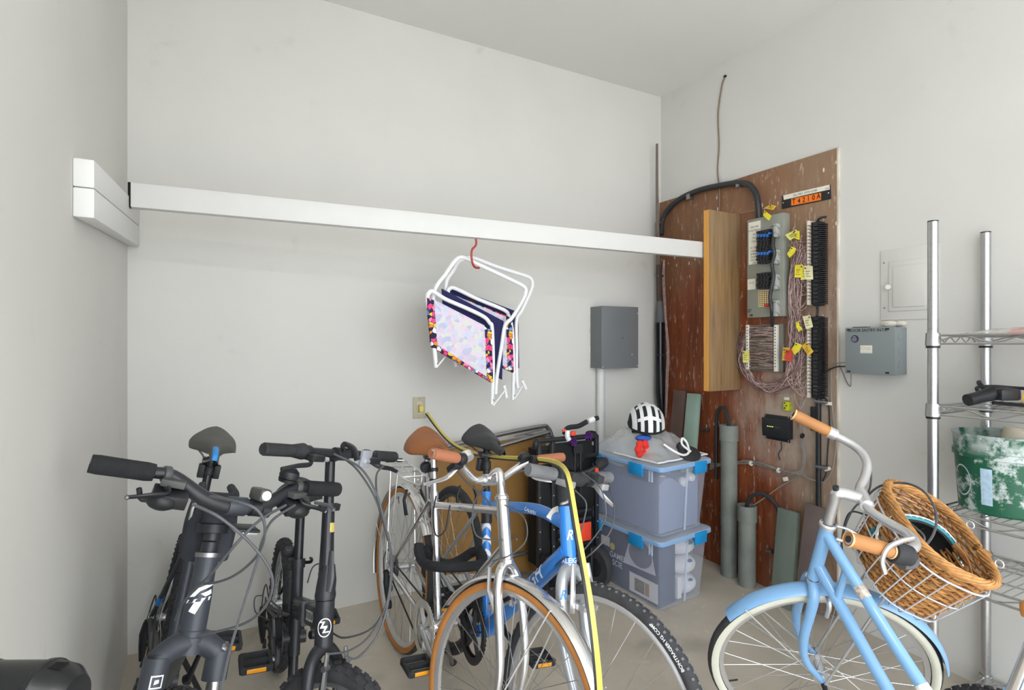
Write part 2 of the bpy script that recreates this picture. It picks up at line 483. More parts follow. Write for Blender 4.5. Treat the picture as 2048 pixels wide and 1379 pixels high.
part('socket_rows', g, mat('socket_brown', '5E4A30', .6), pad, kind='stuff')
part('fuse', rbox(G(), 1528, 1537, 608, 613, .055, .075), m_red, T, bev=.001)
for (y0, y1) in ((448, 475), (500, 528), (549, 579), (601, 633)):
    c = part('cable_clip', rbox(G(), 1546, 1553, y0, y1, .055, .085), mat('clip_grey', 'A9ABA8', .5), T, bev=.003)
    for yy in (y0 + 5, y1 - 7):
        part('retainer_wire', rwire([(1541, yy + 1, .06), (1546, yy - 1, .088), (1553, yy - 2, .089), (1558, yy + 4, .07), (1558, yy + 9, .056)], .0012), m_steel, c)
part('jumper_cable', rwire([(1548, 470, .075), (1546, 490, .09), (1549, 508, .09), (1544, 530, .085), (1547, 552, .09), (1543, 575, .09), (1540, 595, .085), (1543, 615, .09), (1544, 634, .07), (1545, 652, .03)], .0095, n=7), m_cable, T)
part('maker_mark', lettering('3M', .018, rp(1502, 631, .0557), UYW, UZW, bold=True), m_ink, T)
for i in range(3):
    part('fine_print', rbox(G(), 1494.5, 1503 - i, 619 + i * 2.4, 620 + i * 2.4, .055, .0556), m_ink, T)

T = thing('wiring_block', 'wiring block of many thin wires between two white strips', 'wiring block', rp(1525, 742, .02))
part('back_plate', rbox(G(), 1497, 1566, 650, 741, 0, .02), mat('plate_grey', '77736A', .6), T, bev=.002)
for x in (1491.5, 1547.5):
    st_ = part('label_strip', rbox(G(), x, x + 5.5, 650, 738 if x < 1500 else 743, .02, .04), mat('strip_white', 'E2DFD6', .6), T, bev=.001)
    g = G()
    for k in range(14): rbox(g, x + 1.5, x + 4, 654 + k * 6, 655.6 + k * 6, .04, .0405)
    part('numbers', g, m_ink, st_, kind='stuff')
for grp, (mm_, seed) in enumerate(((mat('wire_brown', '6E5A4E', .6, var=.2, vscale=60), 1), (mat('wire_grey', '8B8580', .6, var=.2, vscale=60), 2), (m_wirep, 3))):
    g = G(); rr = random.Random(seed)
    for k in range(34):
        y = 652 + k * 2.55 + rr.uniform(-1, 1); 
        g.tube(cr([rp(1495, y + rr.uniform(-1, 1), .024 + rr.uniform(0, .012)), rp(1510, y + rr.uniform(-2, 2), .03 + rr.uniform(0, .014)), rp(1525, y + rr.uniform(-2, 2), .03 + rr.uniform(0, .014)), rp(1540, y + rr.uniform(-1, 2), .03 + rr.uniform(0, .012)), rp(1549, y + 1, .024)], 3), .0019, 4)
    part('row_wires', g, mm_, T, kind='stuff')

# the tangle of thin pairs that runs down from the strips and loops under the block
g = G(); g2 = G(); rr = random.Random(5)
for k in range(70):
    w = lambda a: rr.uniform(-a, a)
    x = 1590 + w(14)
    pts = [(1614, rr.uniform(470, 600), .03), (1598 + w(12), 520 + w(30), .035 + w(.015)), (x, 590 + w(25), .03 + w(.015)), (1588 + w(12), 650 + w(20), .035 + w(.015)), (1592 + w(18), 705 + w(15), .035 + w(.02)), (1585 + w(14), 745 + w(12), .035 + w(.015)), (1572 + w(16), 768 + w(9), .03 + w(.012)), (1545 + w(8), 776 + w(11), .028 + w(.012)), (1515 + w(8), 770 + w(8), .028 + w(.012)), (1499 + w(7), 752 + w(6), .03 + w(.012)), (1485 + w(8), 725 + w(8), .028 + w(.012)), (1484 + w(6), 695 + w(10), .024 + w(.01)), (1492, 655 + k * 1.2, .02)]
    if k % 3 == 0: pts = pts[:rr.choice((7, 8, 9))]
    (g if k % 2 else g2).tube(cr([rp(*p) for p in pts], 3), .00155, 4)
for k in range(40):
    w = lambda a: rr.uniform(-a, a)
    y = rr.uniform(480, 790)
    g.tube(cr([rp(1614, y, .03), rp(1601 + w(8), y + 14 + w(16), .045 + w(.015)), rp(1590 + w(14), y - 8 + w(16), .04 + w(.015)), rp(1604 + w(4), y - 20 + w(8), .03)], 4), .0014, 4)
for k in range(13):
    w = lambda a: rr.uniform(-a, a)
    g2.tube(cr([rp(1492, 660 + k * 6, .03), rp(1480 + w(6), 655 + k * 6 + w(14), .04), rp(1473 + w(8), 672 + k * 5 + w(18), .03), rp(1484, 690 + k * 5, .03)], 4), .0013, 4)
T = solo('wire_tangle', g, m_wirep, 'tangle of thin pinkish telephone wires looping under the wiring block', 'wires', kind='stuff')
part('brown_wires', g2, mat('brown_wire', '7C6260', .6, var=.3, vscale=40), T, kind='stuff')

m_brown = mat('strip_brown', '2C1E18', .6)
for (y0, y1, lab) in ((440, 612, 'upper black finned terminal strip on the plywood board'), (628, 797, 'lower black finned terminal strip on the plywood board')):
    T = thing('terminal_strip', lab, 'terminal strip', rp(1630, y1, .02), 'terminal strips')
    part('number_rail', rbox(G(), 1613.5, 1617.5, y0 + (2 if y0 < 500 else 12), y1 - 2, 0, .05), mat('strip_cream', 'D8D2C4', .6), T, bev=.001)
    part('pin_rail', rbox(G(), 1618, 1625, y0 + 6, y1 - 2, 0, .03), m_brown, T, bev=.001)
    part('spine', rbox(G(), 1625, 1640, y0 + 5, y1, 0, .04), m_dark, T, bev=.002)
    g = G(); n = 40
    for k in range(n):
        y = y0 + 7 + (y1 - y0 - 9) * k / n
        rbox(g, 1636, 1644, y, y + 2, 0, .05)
    part('fins', g, m_dark, T, kind='stuff')
    g = G(); n = 20
    for k in range(n):
        y = y0 + 8 + (y1 - y0 - 12) * k / n
        rbox(g, 1626, 1634, y, y + 5, .04, .055)
    part('lugs', g, m_rubber, T, kind='stuff')
    g = G()
    for k in range(22):
        y = y0 + 12 + (y1 - y0 - 18) * k / 22
        g.tube([rp(1615, y, .05), rp(1619, y - 1, .055), rp(1622, y + 1, .031)], .0015, 4)
    part('copper_pins', g, mat('copper', '8A5A3C', .4, .8), T, kind='stuff')
solo('strip_bracket', rwire([(1634, 447, .03), (1637, 439, .035), (1644, 435, .03), (1652, 434, .012)], .006, n=6), m_dark, 'small black bent bracket at the top of the terminal strip', 'bracket')
solo('linking_cable', rwire([(1634, 610, .04), (1635, 620, .03), (1634, 632, .04)], .006, n=6), m_cable, 'short black cable linking the two terminal strips', 'cable')

# sign
T = thing('equipment_sign', 'black sign with orange plate reading T4210A', 'sign', rp(1613, 400, .002))
poly = [(1563.5, 392), (1660.5, 369), (1662, 398), (1563.5, 418)]
def rquad(g, poly, o0, o1):
    a = [rp(x, y, o1) for x, y in poly]
    b = [p + V((o1 - o0, 0, 0)) for p in a]
    return g.hexa(a + b)
part('plate', rquad(G(), poly, 0, .004), m_dark, T, bev=.001)
part('paper_strip', rquad(G(), [(1566.5, 391), (1659, 369.5), (1659.3, 379), (1567.5, 400)], .004, .005), m_paper, T)
part('orange_plate', rquad(G(), [(1582.5, 398), (1642, 385.5), (1642, 400), (1582.5, 411.5)], .004, .005), mat('sign_orange', 'EE7A1B', .5), T)
uy_ = (rp(1642, 386, .006) - rp(1582, 398.5, .006)).normalized()
uz_ = V((0, 0, 1))
for ch, x, y in zip('T4210A', (1587.5, 1598, 1607.5, 1616.8, 1627, 1637), (403.5, 402.3, 400, 398, 395.5, 393)):
    part('letter', lettering(ch, .036, rp(x, y, .0056), uy_, uz_, sx=.85, bold=True), mat('letter_brown', '5A1408', .6), T)
part('handwriting', lettering('Dh,1901-1975+2540', .0165, rp(1610, 386, .0056), (rp(1660, 369, .006) - rp(1567, 391, .006)), uz_, sx=.95), m_ink, T)
part('handwriting', lettering('ook', .013, rp(1654, 376.5, .0056), (rp(1660, 369, .006) - rp(1567, 391, .006)), uz_), m_ink, T)
for x, y in ((1566.5, 406), (1657, 386)): part('rivet', G().sph(rp(x, y, .004), .0035, 8, 5), m_alloy, T)

# tags
m_ty = [mat('tag_yellow', 'E9D93C', .6), mat('tag_gold', 'E0B53A', .6), mat('tag_cream', 'E3DDB0', .7), mat('tag_red', 'D0473A', .6), mat('tag_lemon', 'E6E07A', .6)]
tags = [([(1528, 417), (1540, 409), (1553, 412), (1546, 420)], 1, 'gold paper tag above the yellow tag over the terminal box'),
        ([(1526, 431), (1529, 421), (1543, 432), (1538, 441), (1532, 437)], 0, 'crumpled yellow tag hanging just above the terminal box'),
        ([(1570, 470), (1592, 459), (1599, 468), (1580, 481)], 4, 'pale yellow tag highest beside the terminal box'),
        ([(1585, 462), (1599, 462), (1599, 480), (1588, 476)], 0, 'folded yellow tag overlapping the pale highest tag'),
        ([(1574, 508), (1583, 493), (1592, 497), (1590, 505), (1579, 516)], 0, 'rounded yellow tag hanging above the cream pair of tags'),
        ([(1590, 530), (1606, 529), (1605, 555), (1589, 555)], 0, 'upright yellow tag left of the two cream tags'),
        ([(1605, 533), (1612, 531), (1611, 559), (1601, 560)], 4, 'lemon tag half hidden behind the cream tag'),
        ([(1607, 532), (1625, 532), (1626, 559), (1610, 559)], 2, 'cream tag with pencil writing on the white number rail'),
        ([(1605, 633), (1620, 630), (1626, 654), (1612, 658)], 2, 'cream tag tied on the lower terminal strip'),
        ([(1591, 645), (1600, 641), (1598, 650), (1605, 658), (1597, 664), (1593, 655)], 0, 'twisted yellow tag above the red tag'),
        ([(1485, 702), (1498, 702), (1498, 725), (1486, 725)], 4, 'lemon tag hanging on the left white strip of the wiring block'),
        ([(1566, 695), (1580, 695), (1579, 721), (1564, 721)], 1, 'gold tag half hidden behind the red tag'),
        ([(1572, 700), (1585, 700), (1583, 724), (1569, 720)], 3, 'red tag among the yellow tags'),
        ([(1582, 700), (1592, 685), (1604, 690), (1600, 700), (1589, 710)], 0, 'yellow-green tag right of the red tag'),
        ([(1603, 692), (1613, 684), (1627, 703), (1617, 712)], 1, 'gold tag lying over the lower number rail'),
        ([(1484, 0)], 0, '')]
for poly, ci, lab in tags[:-1]:
    off = .075 if ci != 3 else .082
    if 'half hidden' in lab: off -= .006
    a = [rp(x, y, off + .004 * (i % 2)) for i, (x, y) in enumerate(poly)]
    g = G(); n = len(a); g.add(a + [p + V((.0012, 0, 0)) for p in a], [tuple(range(n)), tuple(range(n, 2 * n))[::-1]] + [(i, (i + 1) % n, n + (i + 1) % n, n + i) for i in range(n)])
    T = solo('paper_tag', g, m_ty[ci], lab, 'tag', group='paper tags on the telephone wiring', smooth=False)
    cx = sum(p[0] for p in poly) / n; cy = sum(p[1] for p in poly) / n; tp = min(poly, key=lambda p: p[1])
    hx, hy = (cx * .35 + tp[0] * .65), (cy * .35 + tp[1] * .65)
    part('eyelet', G().cyl(rp(hx, hy, off + .0025), rp(hx, hy, off + .008), .0035, 8), m_ink, T)
    part('tie', G().tube(cr([rp(hx, hy, off + .006), rp(hx - 2, hy - 6, off - .01), rp(hx + 1, hy - 12, .03)], 3), .0012, 4), m_wirep, T)
    if ci in (2, 4, 0, 1) and n == 4:
        g = G()
        for k in range(3):
            f0 = .4 + .18 * k
            p0 = a[0].lerp(a[-1], f0).lerp(a[1].lerp(a[2], f0), .2); p1 = a[0].lerp(a[-1], f0).lerp(a[1].lerp(a[2], f0), .75 - .15 * (k % 2))
            g.tube([p0 - V((.003, 0, 0)), p1 - V((.003, 0, 0))], .0009, 4)
        part('pencil_writing', g, m_ink, T)

# other gear on the board
T = thing('network_box', 'small black metal box with yellow lamps on the plywood', 'box', rp(1552, 880, .02))
def rq(g, p, o0, o1): return rquad(g, p, o0, o1)
part('flange', rq(G(), [(1529, 827), (1580, 834), (1580, 886), (1531, 876)], 0, .004), m_dark, T, bev=.001)
part('body', rq(G(), [(1523, 834), (1579, 841), (1579, 880), (1524, 870)], .004, .035), m_dark, T, bev=.003)
for k in range(8):
    part('lamp', G().sph(rp(1535 + k * 3.4, 852 + k * .5, .036), .0028, 6, 4), mat('lamp_yellow', 'D8DC50', .4, emit=.6) if k < 4 else mat('lamp_off', '4A4C46', .4), T)
for x, y in ((1531, 829), (1577, 835), (1532, 873), (1577, 882)): part('screw', G().sph(rp(x, y, .004), .0035, 8, 4), m_alloy, T)
solo('network_cable', rwire([(1562, 884, .01), (1563, 897, .02), (1557, 908, .015), (1560, 920, .01)], .003), m_cable, 'short black cable dropping from the small black box', 'cable')
T = thing('yellow_clip', 'small yellow-green plastic clip block above the black box', 'clip', rp(1571, 822, .01))
part('block', rbox(G(), 1566, 1577, 803, 821, 0, .03), mat('lime', 'B5BB2E', .5, var=.3, vscale=70), T, bev=.003)
part('tab', rbox(G(), 1568, 1576, 794, 800, 0, .012), m_paper, T, bev=.001)
for k in range(3): part('terminal', G().sph(rp(1569 + (k % 2) * 4, 806 + k * 5, .032), .004, 6, 4), m_brown, T)

# riser conduit and black pipe on the board
T = thing('black_pipe', 'black pipe running down the plywood below the terminal strips', 'pipe', rp(1637, 1010, .02))
part('tube', G().cyl(rp(1637, 795, .022), rp(1637, 1010, .022), .0125, 12), m_dark, T)
for y in (803, 932): part('pipe_strap', rbox(G(), 1628, 1651, y - 3, y + 3, 0, .036), m_steel, T, bev=.002)
for y0, y1 in ((813, 836), (839, 861)): part('splice_case', rbox(G(), 1620, 1632, y0, y1, 0, .03), m_dark, T, bev=.003)
solo('black_wire', rwire([(1692, 733, .05), (1672, 734, .03), (1650, 745, .02), (1641, 765, .02), (1644, 790, .012), (1656, 805, .01), (1659, 850, .01), (1655, 905, .01), (1652, 945, .01), (1645, 962, .01)], .0035, n=6), m_cable, 'thin black wire looping from the grey door box down the board', 'wire')
T = solo('grey_wire', rwire([(1692, 725, .06), (1680, 726, .04), (1664, 730, .01), (1662, 760, .01), (1663, 800, .01), (1668, 850, .01), (1672, 890, .01), (1664, 940, .012), (1650, 962, .012), (1635, 966, .012)], .0028, n=6), m_wireg, 'thin pale wire hanging along the board edge from the door box', 'wire')
for x, y, a in ((1641, 783, .5), (1655, 938, -.5), (1571, 958, 1.2), (1657, 807, 0)):
    c = rp(x, y, .016); R = Matrix.Rotation(a, 3, 'X')
    solo('wire_flag', G().box(c, (.003, .034 if a < 1 else .02, .016 if a < 1 else .03), R), m_paper, 'white paper flag on the wire ' + {783: 'loop beside the terminal strip', 938: 'by the black pipe strap', 958: 'hanging below the grey bundle', 807: 'beside the upper pipe strap'}[y], 'wire flag', bev=.001)
g = G(); rr = random.Random(9)
for k in range(9):
    w = lambda a: rr.uniform(-a, a)
    pts = [(1420, 926 + k * 1.6, .02), (1450, 927 + w(4), .02), (1490, 924 + w(4), .025 + w(.01)), (1520, 927 + w(4), .025 + w(.01)), (1550, 938 + w(4), .02 + w(.01)), (1580, 948 + w(5), .02 + w(.01)), (1598, 946 + w(5), .02)]
    pts += [[(1610, 925, .02), (1608 + w(5), 890, .02), (1600 + w(4), 850, .018), (1603 + w(4), 800, .02)], [(1618, 957 + w(2), .02), (1636, 962 + w(2), .02), (1648, 966, .015)], [(1604, 938 + w(4), .02), (1609 + w(3), 915, .02), (1605, 870 + w(10), .018)]][k % 3]
    g.tube(cr([rp(*p) for p in pts], 4), .0023, 5)
solo('cable_bundle', g, m_wireg, 'bundle of thin grey wires strung across the lower plywood', 'wires', kind='stuff')
for x, y in ((1557, 941), (1502, 927), (1604, 872)):
    solo('cable_tie', G().cyl(rp(x - 1, y - 1, .024), rp(x + 2, y, .024), .014, 8), m_paper if y > 900 else m_dark, {941: 'white cable tie on the grey bundle', 927: 'pale cable tie on the grey bundle near the tall pipe', 872: 'dark cable tie on the rising wires beside the black box'}[y], 'cable tie')
solo('stay_wire', rwire([(1507, 1010, .05), (1530, 995, .03), (1562, 972, .012), (1594, 955, .012)], .003, n=5), m_wireg, 'pale wire slanting up from the short pipe to the bundle', 'wire')
solo('pink_wire', rwire([(1480, 427, .01), (1495, 424, .01), (1515, 420, .03), (1535, 416, .02)], .0026, n=5), mat('wire_tan', 'A5806C', .6), 'pinkish wire stretched behind the plank to the yellow tag', 'wire')

# thick black cable over the top of the board
T = solo('thick_cable', rwire([(1323, 470, .05), (1325, 440, .03), (1340, 415, .02), (1365, 395, .02), (1400, 380, .02), (1440, 371, .02), (1475, 366, .022), (1498, 370, .03), (1512, 388, .04), (1517, 415, .045), (1518, 445, .03)], .0165, n=10), m_cable, 'thick black cable arching over the plywood into the terminal box', 'cable')
for x, y in ((1375, 391), (1474, 366)): part('strap', rbox(G(), x - 3, x + 4, y - 2, y + 9, 0, .036), m_steel, T, bev=.002)
T = solo('brown_wire', G().tube(cr([onX(1450, 153, XW - .004), onX(1443, 175, XW - .006), onX(1436, 230, XW - .005), onX(1438, 290, XW - .006), onX(1435, 340, XW - .004), rp(1439, 380, .005), rp(1439, 421, .006)], 5), .0042, 6), mat('old_wire', '7D6B5B', .6), 'thin brown wire hanging down the wall to the plank', 'wire')
part('staple', G().box(onX(1450, 153, XW - .006), (.012, .016, .012)), m_dark, T, bev=.002)
# corner riser
T = thing('splice_closure', 'black cable splice tube standing in the wall corner', 'cable closure', onY(1319, 835, 2.76))
def cp(x, y, dy=2.775): return onY(x, y, dy)
part('riser_cable', G().tube([cp(1314, 288), cp(1314, 380), cp(1316, 480), cp(1318, 560)], [.008, .009, .013, .015], 8), mat('riser_grey', '6E6259', .6, var=.15, vscale=10), T)
part('lower_cable', G().tube([cp(1318, 530), cp(1319, 605)], .019, 10), mat('riser_brown', '4A3B34', .6, var=.2), T)
part('grey_sleeve', G().tube([cp(1319, 602), cp(1320, 625), cp(1320, 648)], [.019, .028, .029], 12), mat('sleeve_grey', '5C5E5F', .6), T)
part('tube', G().tube([cp(1320.5, 645), cp(1320.5, 785), cp(1322, 815), cp(1324, 835)], [.0315, .0315, .024, .017], 14), mat('gloss_black', '14161A', .18), T)
part('band', G().cyl(cp(1320.5, 708), cp(1320.5, 711), .0328, 14), m_dark, T)
for y in (446, 552): part('strap', G().box(cp(1319, y, 2.78), (.05, .03, .012)), m_steel, T, bev=.002)
g = G()
for k in range(3):
    g.tube(cr([rp(1327 + k, 520, .02), rp(1325 + k * 2, 560, .02), rp(1330 + k * 1.5, 640, .02), rp(1334 + k * 2, 700, .02), rp(1332 + k * 2, 760, .02), rp(1331 + k, 835, .02)], 4), .0026, 5)
solo('corner_wires', g, m_wirep, 'few thin grey wires hanging beside the black splice tube', 'wires', kind='stuff')

# grey pvc pipes with cables looping out
m_pvc = mat('pvc_grey', '7C807B', .6, var=.18, vscale=7, bump=.05)
def stub(name, cx, X0, y0, top_px, r, lab, loop, lo):
    v = ray(cx, 900); Yc = X0 * v.y / v.x; d = X0 / v.x
    zt = CH - (top_px - 690) * d / FPX; zb = fz(Yc) - .004
    T = thing(name, lab, 'pipe', (X0, Yc, zb), 'grey conduit pipes by the plywood')
    part('tube', G().lathe([(r - .006, zt - .2), (r - .006, zt - .06), (r, zt - .06), (r, zb)][::-1], (X0, Yc, 0), n=20), m_pvc, T)
    part('collar', G().lathe([(r, zt - .09), (r + .006, zt - .088), (r + .006, zt), (r - .005, zt), (r - .007, zt - .2), (0, zt - .2)], (X0, Yc, 0), n=20), m_pvc, T)
    T2 = solo('pipe_cable', G().tube(cr([V(p) for p in loop(X0, Yc, zt)], 5), .0105, 8), m_cable, lo, 'cable', group='cables out of the grey pipes')
    return Yc, zt
y1_, z1_ = stub('conduit_pipe', 1458, 2.655, 0, 850, .046, 'tall grey plastic pipe standing on the floor by the plywood', lambda x, y, z: [(x, y, z - .12), (x + .01, y + .01, z), (x + .02, y + .05, z + .09), (x + .03, y + .1, z + .075), (x + .042, y + .125, z + .01), (x + .045, y + .13, z - .1), (x + .045, y + .13, z - .34)], 'black cable looping out of the tall grey pipe')
y2_, z2_ = stub('conduit_pipe', 1494, 2.64, 0, 1010, .046, 'short grey plastic pipe standing beside the tall pipe', lambda x, y, z: [(x, y + .01, z - .12), (x, y, z), (x + .01, y - .03, z + .06), (x + .03, y - .09, z + .075), (x + .05, y - .15, z + .02), (x + .058, y - .175, z - .1), (x + .058, y - .17, z - .3)], 'black cable looping out of the short grey pipe')
for x, y in ((1408, 858), (1536, 1100)): solo('cable_strap', rbox(G(), x - 6, x + 6, y - 3, y + 3, 0, .03), m_steel, 'small metal strap on the ' + ('tall' if y < 900 else 'short') + ' pipe cable', 'strap', bev=.002)

# loose boards leaning on the plywood
def lean_board(px, Xb, Xt, thick, m, lab):
    # px: TL, TR, BR, BL ; top edge at plane Xt, bottom edge at plane Xb
    p = [onX(*px[0], Xt), onX(*px[1], Xt), onX(*px[2], Xb), onX(*px[3], Xb)]
    n = (p[1] - p[0]).cross(p[3] - p[0]).normalized()
    if n.x < 0: n = -n
    q = [a + n * thick for a in p]
    return solo('loose_board', G().hexa(p[::-1] + q[::-1]), m, lab, 'board', group='boards leaning on the plywood', bev=.002)
m_bg = mat('board_green', '6F7A70', .5, var=.1, vscale=6, stretch=(2, 2, .5))
m_bb = mat('board_greybrown', '6C5F5B', .65, var=.12, vscale=8)
lean_board([(1555, 1014), (1593, 1026), (1582, 1222), (1539, 1216)], 2.585, 2.662, .035, m_bg, 'grey-green board leaning on the plywood beside the short pipe')
lean_board([(1611, 1004), (1656, 1020), (1640, 1228), (1586, 1222)], 2.575, 2.67, .018, m_bb, 'grey-brown board leaning on the plywood behind the blue head tube')
lean_board([(1347, 780), (1371, 782), (1342, 1112), (1318, 1109)], 2.56, 2.66, .018, mat('board_brown', '5F4A42', .65, var=.1), 'brown board strip standing behind the stacked bins')
lean_board([(1374, 786), (1399, 788), (1374, 1121), (1346, 1117)], 2.52, 2.65, .018, mat('glass_green', '8FA79A', .2, var=.06, vscale=5, coat=.4), 'glossy pale green strip standing behind the bins')

# ------------------------------------------------------------------ boxes on the walls
m_gbox = mat('grey_enamel', '6C6F72', .45, var=.04, vscale=5)
m_gbox2 = mat('grey_enamel_light', '7F8688', .45, var=.03, vscale=5)
T = thing('fuse_box', 'dark grey metal box on the back wall above a white pipe', 'fuse box', (2.27, 2.78, 1.157))
part('case', G().mm(2.133, 2.42, 2.724, YW, 1.157, 1.537), m_gbox, T, bev=.003)
part('cover', G().mm(2.131, 2.422, 2.720, 2.725, 1.155, 1.539), m_gbox, T, bev=.001)
part('knockout', G().cyl((2.27, 2.722, 1.345), (2.27, 2.719, 1.345), .018, 16), m_gbox, T)
part('rust_spot', G().cyl((2.295, 2.722, 1.345), (2.295, 2.7185, 1.345), .007, 8), mat('rust', '6B5A3C', .8), T)
for x, z in ((2.415, 1.5), (2.37, 1.24), (2.415, 1.17), (2.14, 1.165)): part('screw', G().sph((x, 2.7195, z), .004, 8, 5), m_alloy, T)
part('caulk_line', G().tube([(2.132, 2.838, 1.155), (2.132, 2.838, 1.54)], .004, 5), mat('caulk', 'CFCBC2', .8, var=.2, vscale=40), T)
solo('wall_conduit', G().cyl((2.196, 2.812, -.001), (2.196, 2.812, 1.157), .026, 16), m_white, 'white painted pipe running down from the dark grey wall box', 'pipe')
T = thing('outlet', 'beige wall outlet with the yellow cord plugged in', 'outlet', (1.01, 2.835, .911))
m_bge = mat('beige_plastic', 'B5AE96', .5)
part('cover_plate', G().mm(.976, 1.044, 2.833, YW, .911, 1.024), m_bge, T, bev=.002)
part('receptacle', G().mm(.994, 1.027, 2.830, 2.834, .935, 1.002), mat('beige_light', 'C4BDA4', .45), T, bev=.001)
for x, z in ((1.003, .955), (1.012, .955), (1.0075, .947), (1.003, .983), (1.012, .983)): part('slot', G().box((x, 2.8296, z), (.0022, .001, .008)), m_ink, T)
for z in (.917, 1.018): part('screw', G().sph((1.01, 2.8325, z), .003, 8, 5), m_steel, T)

# breaker panel and junction box, right wall
T = thing('breaker_panel', 'white breaker panel with round knob on the right wall', 'breaker panel', (2.725, 1.33, 1.41))
m_pan = mat('panel_white', 'CFCECA', .5)
def wbox(x0, x1, y0, y1, o0, o1):
    a, b = onX(x0, y0, XW - o1), onX(x1, y0, XW - o1); zb = onX(x0, y1, XW - o1).z
    return G().mm(XW - o1, XW - o0, min(a.y, b.y), max(a.y, b.y), zb, a.z)
part('frame', wbox(1761, 1878, 502, 641, 0, .006), m_pan, T, bev=.002)
d_ = part('door', wbox(1777, 1864, 524, 623, .006, .012), m_pan, T, bev=.003)
part('raised_panel', wbox(1785, 1850, 533, 615, .012, .017), m_pan, d_, bev=.004)
part('knob', G().cyl(onX(1776, 574, XW - .012), onX(1776, 574, XW - .026), .011, 14), m_pan, d_)
for x, y in ((1768, 526), (1769, 616)): part('screw', G().sph(onX(x, y, XW - .006), .004, 8, 5), m_steel, T)
solo('plaster_lump', G().sph(onX(1778, 648, XW - .012), (.014, .035, .016), 10, 6).sph(onX(1800, 647, XW - .008), (.01, .03, .012), 10, 6), mat('plaster', 'DAD4C6', .9, bump=.6, bscale=90), 'lump of cream plaster between the panel and the grey door box', 'plaster')
T = thing('junction_box', 'grey metal door entry box on the right wall under the panel', 'junction box', (2.68, 1.44, 1.166))
ya, yb = 1.535, 1.323
part('case', G().mm(2.635, XW, yb, ya, 1.170, 1.378), m_gbox2, T, bev=.002)
part('cover', G().mm(2.630, 2.636, yb - .002, ya + .002, 1.168, 1.380), m_gbox2, T, bev=.002)
for y, z in ((ya - .015, 1.370), (yb + .03, 1.370), (ya - .015, 1.178), (yb + .03, 1.178)):
    part('screw_slot', G().box((2.6295, y, z), (.001, .016, .008)), m_ink, T)
for z in (1.335, 1.274, 1.213): part('knockout', G().cyl((2.675, yb - .0015, z), (2.675, yb + .004, z), .016, 16), m_gbox2, T)
part('round_sticker', G().cyl((2.630, 1.492, 1.328), (2.6292, 1.492, 1.328), .0175, 24), mat('navy_sticker', '2E3350', .5), T)
g = G()
for k, w_ in enumerate((.012, .02, .024, .018)): g.mm(2.6287, 2.6291, 1.494 - w_ / 2, 1.494 + w_ / 2, 1.337 - k * .0065, 1.3385 - k * .0065)
part('fine_print', g, m_paper, T)
part('label', G().mm(2.6292, 2.630, 1.416, 1.467, 1.263, 1.298), m_paper, T)
g = G()
for k in range(3): g.mm(2.6287, 2.629, 1.420, 1.444, 1.277 + k * .006, 1.278 + k * .006)
g.mm(2.6287, 2.629, 1.419, 1.463, 1.267, 1.268)
g.lathe([(.0075, -.0002), (.0075, .0002), (.0065, .0002), (.0065, -.0002)], (2.6288, 1.456, 1.285), (1, 0, 0), 16, closed=True)
part('label_print', g, m_ink, T)
part('handwriting', lettering('DOOR ENTRY INTC', .019, (2.6288, 1.437, 1.366), UYW, UZW, sx=1.0), m_ink, T)
part('cover_lip', G().mm(2.66, 2.70, 1.46, 1.52, 1.378, 1.384), m_dark, T)
solo('box_wire', G().tube(cr([V((2.66, 1.527, 1.168)), V((2.665, 1.53, 1.13)), V((2.69, 1.548, 1.105)), V((2.71, 1.575, 1.12)), V((2.72, 1.598, 1.16)), V((2.712, 1.612, 1.2))], 5), .003, 6), m_wireg, 'grey wire looping under the door entry box', 'wire')
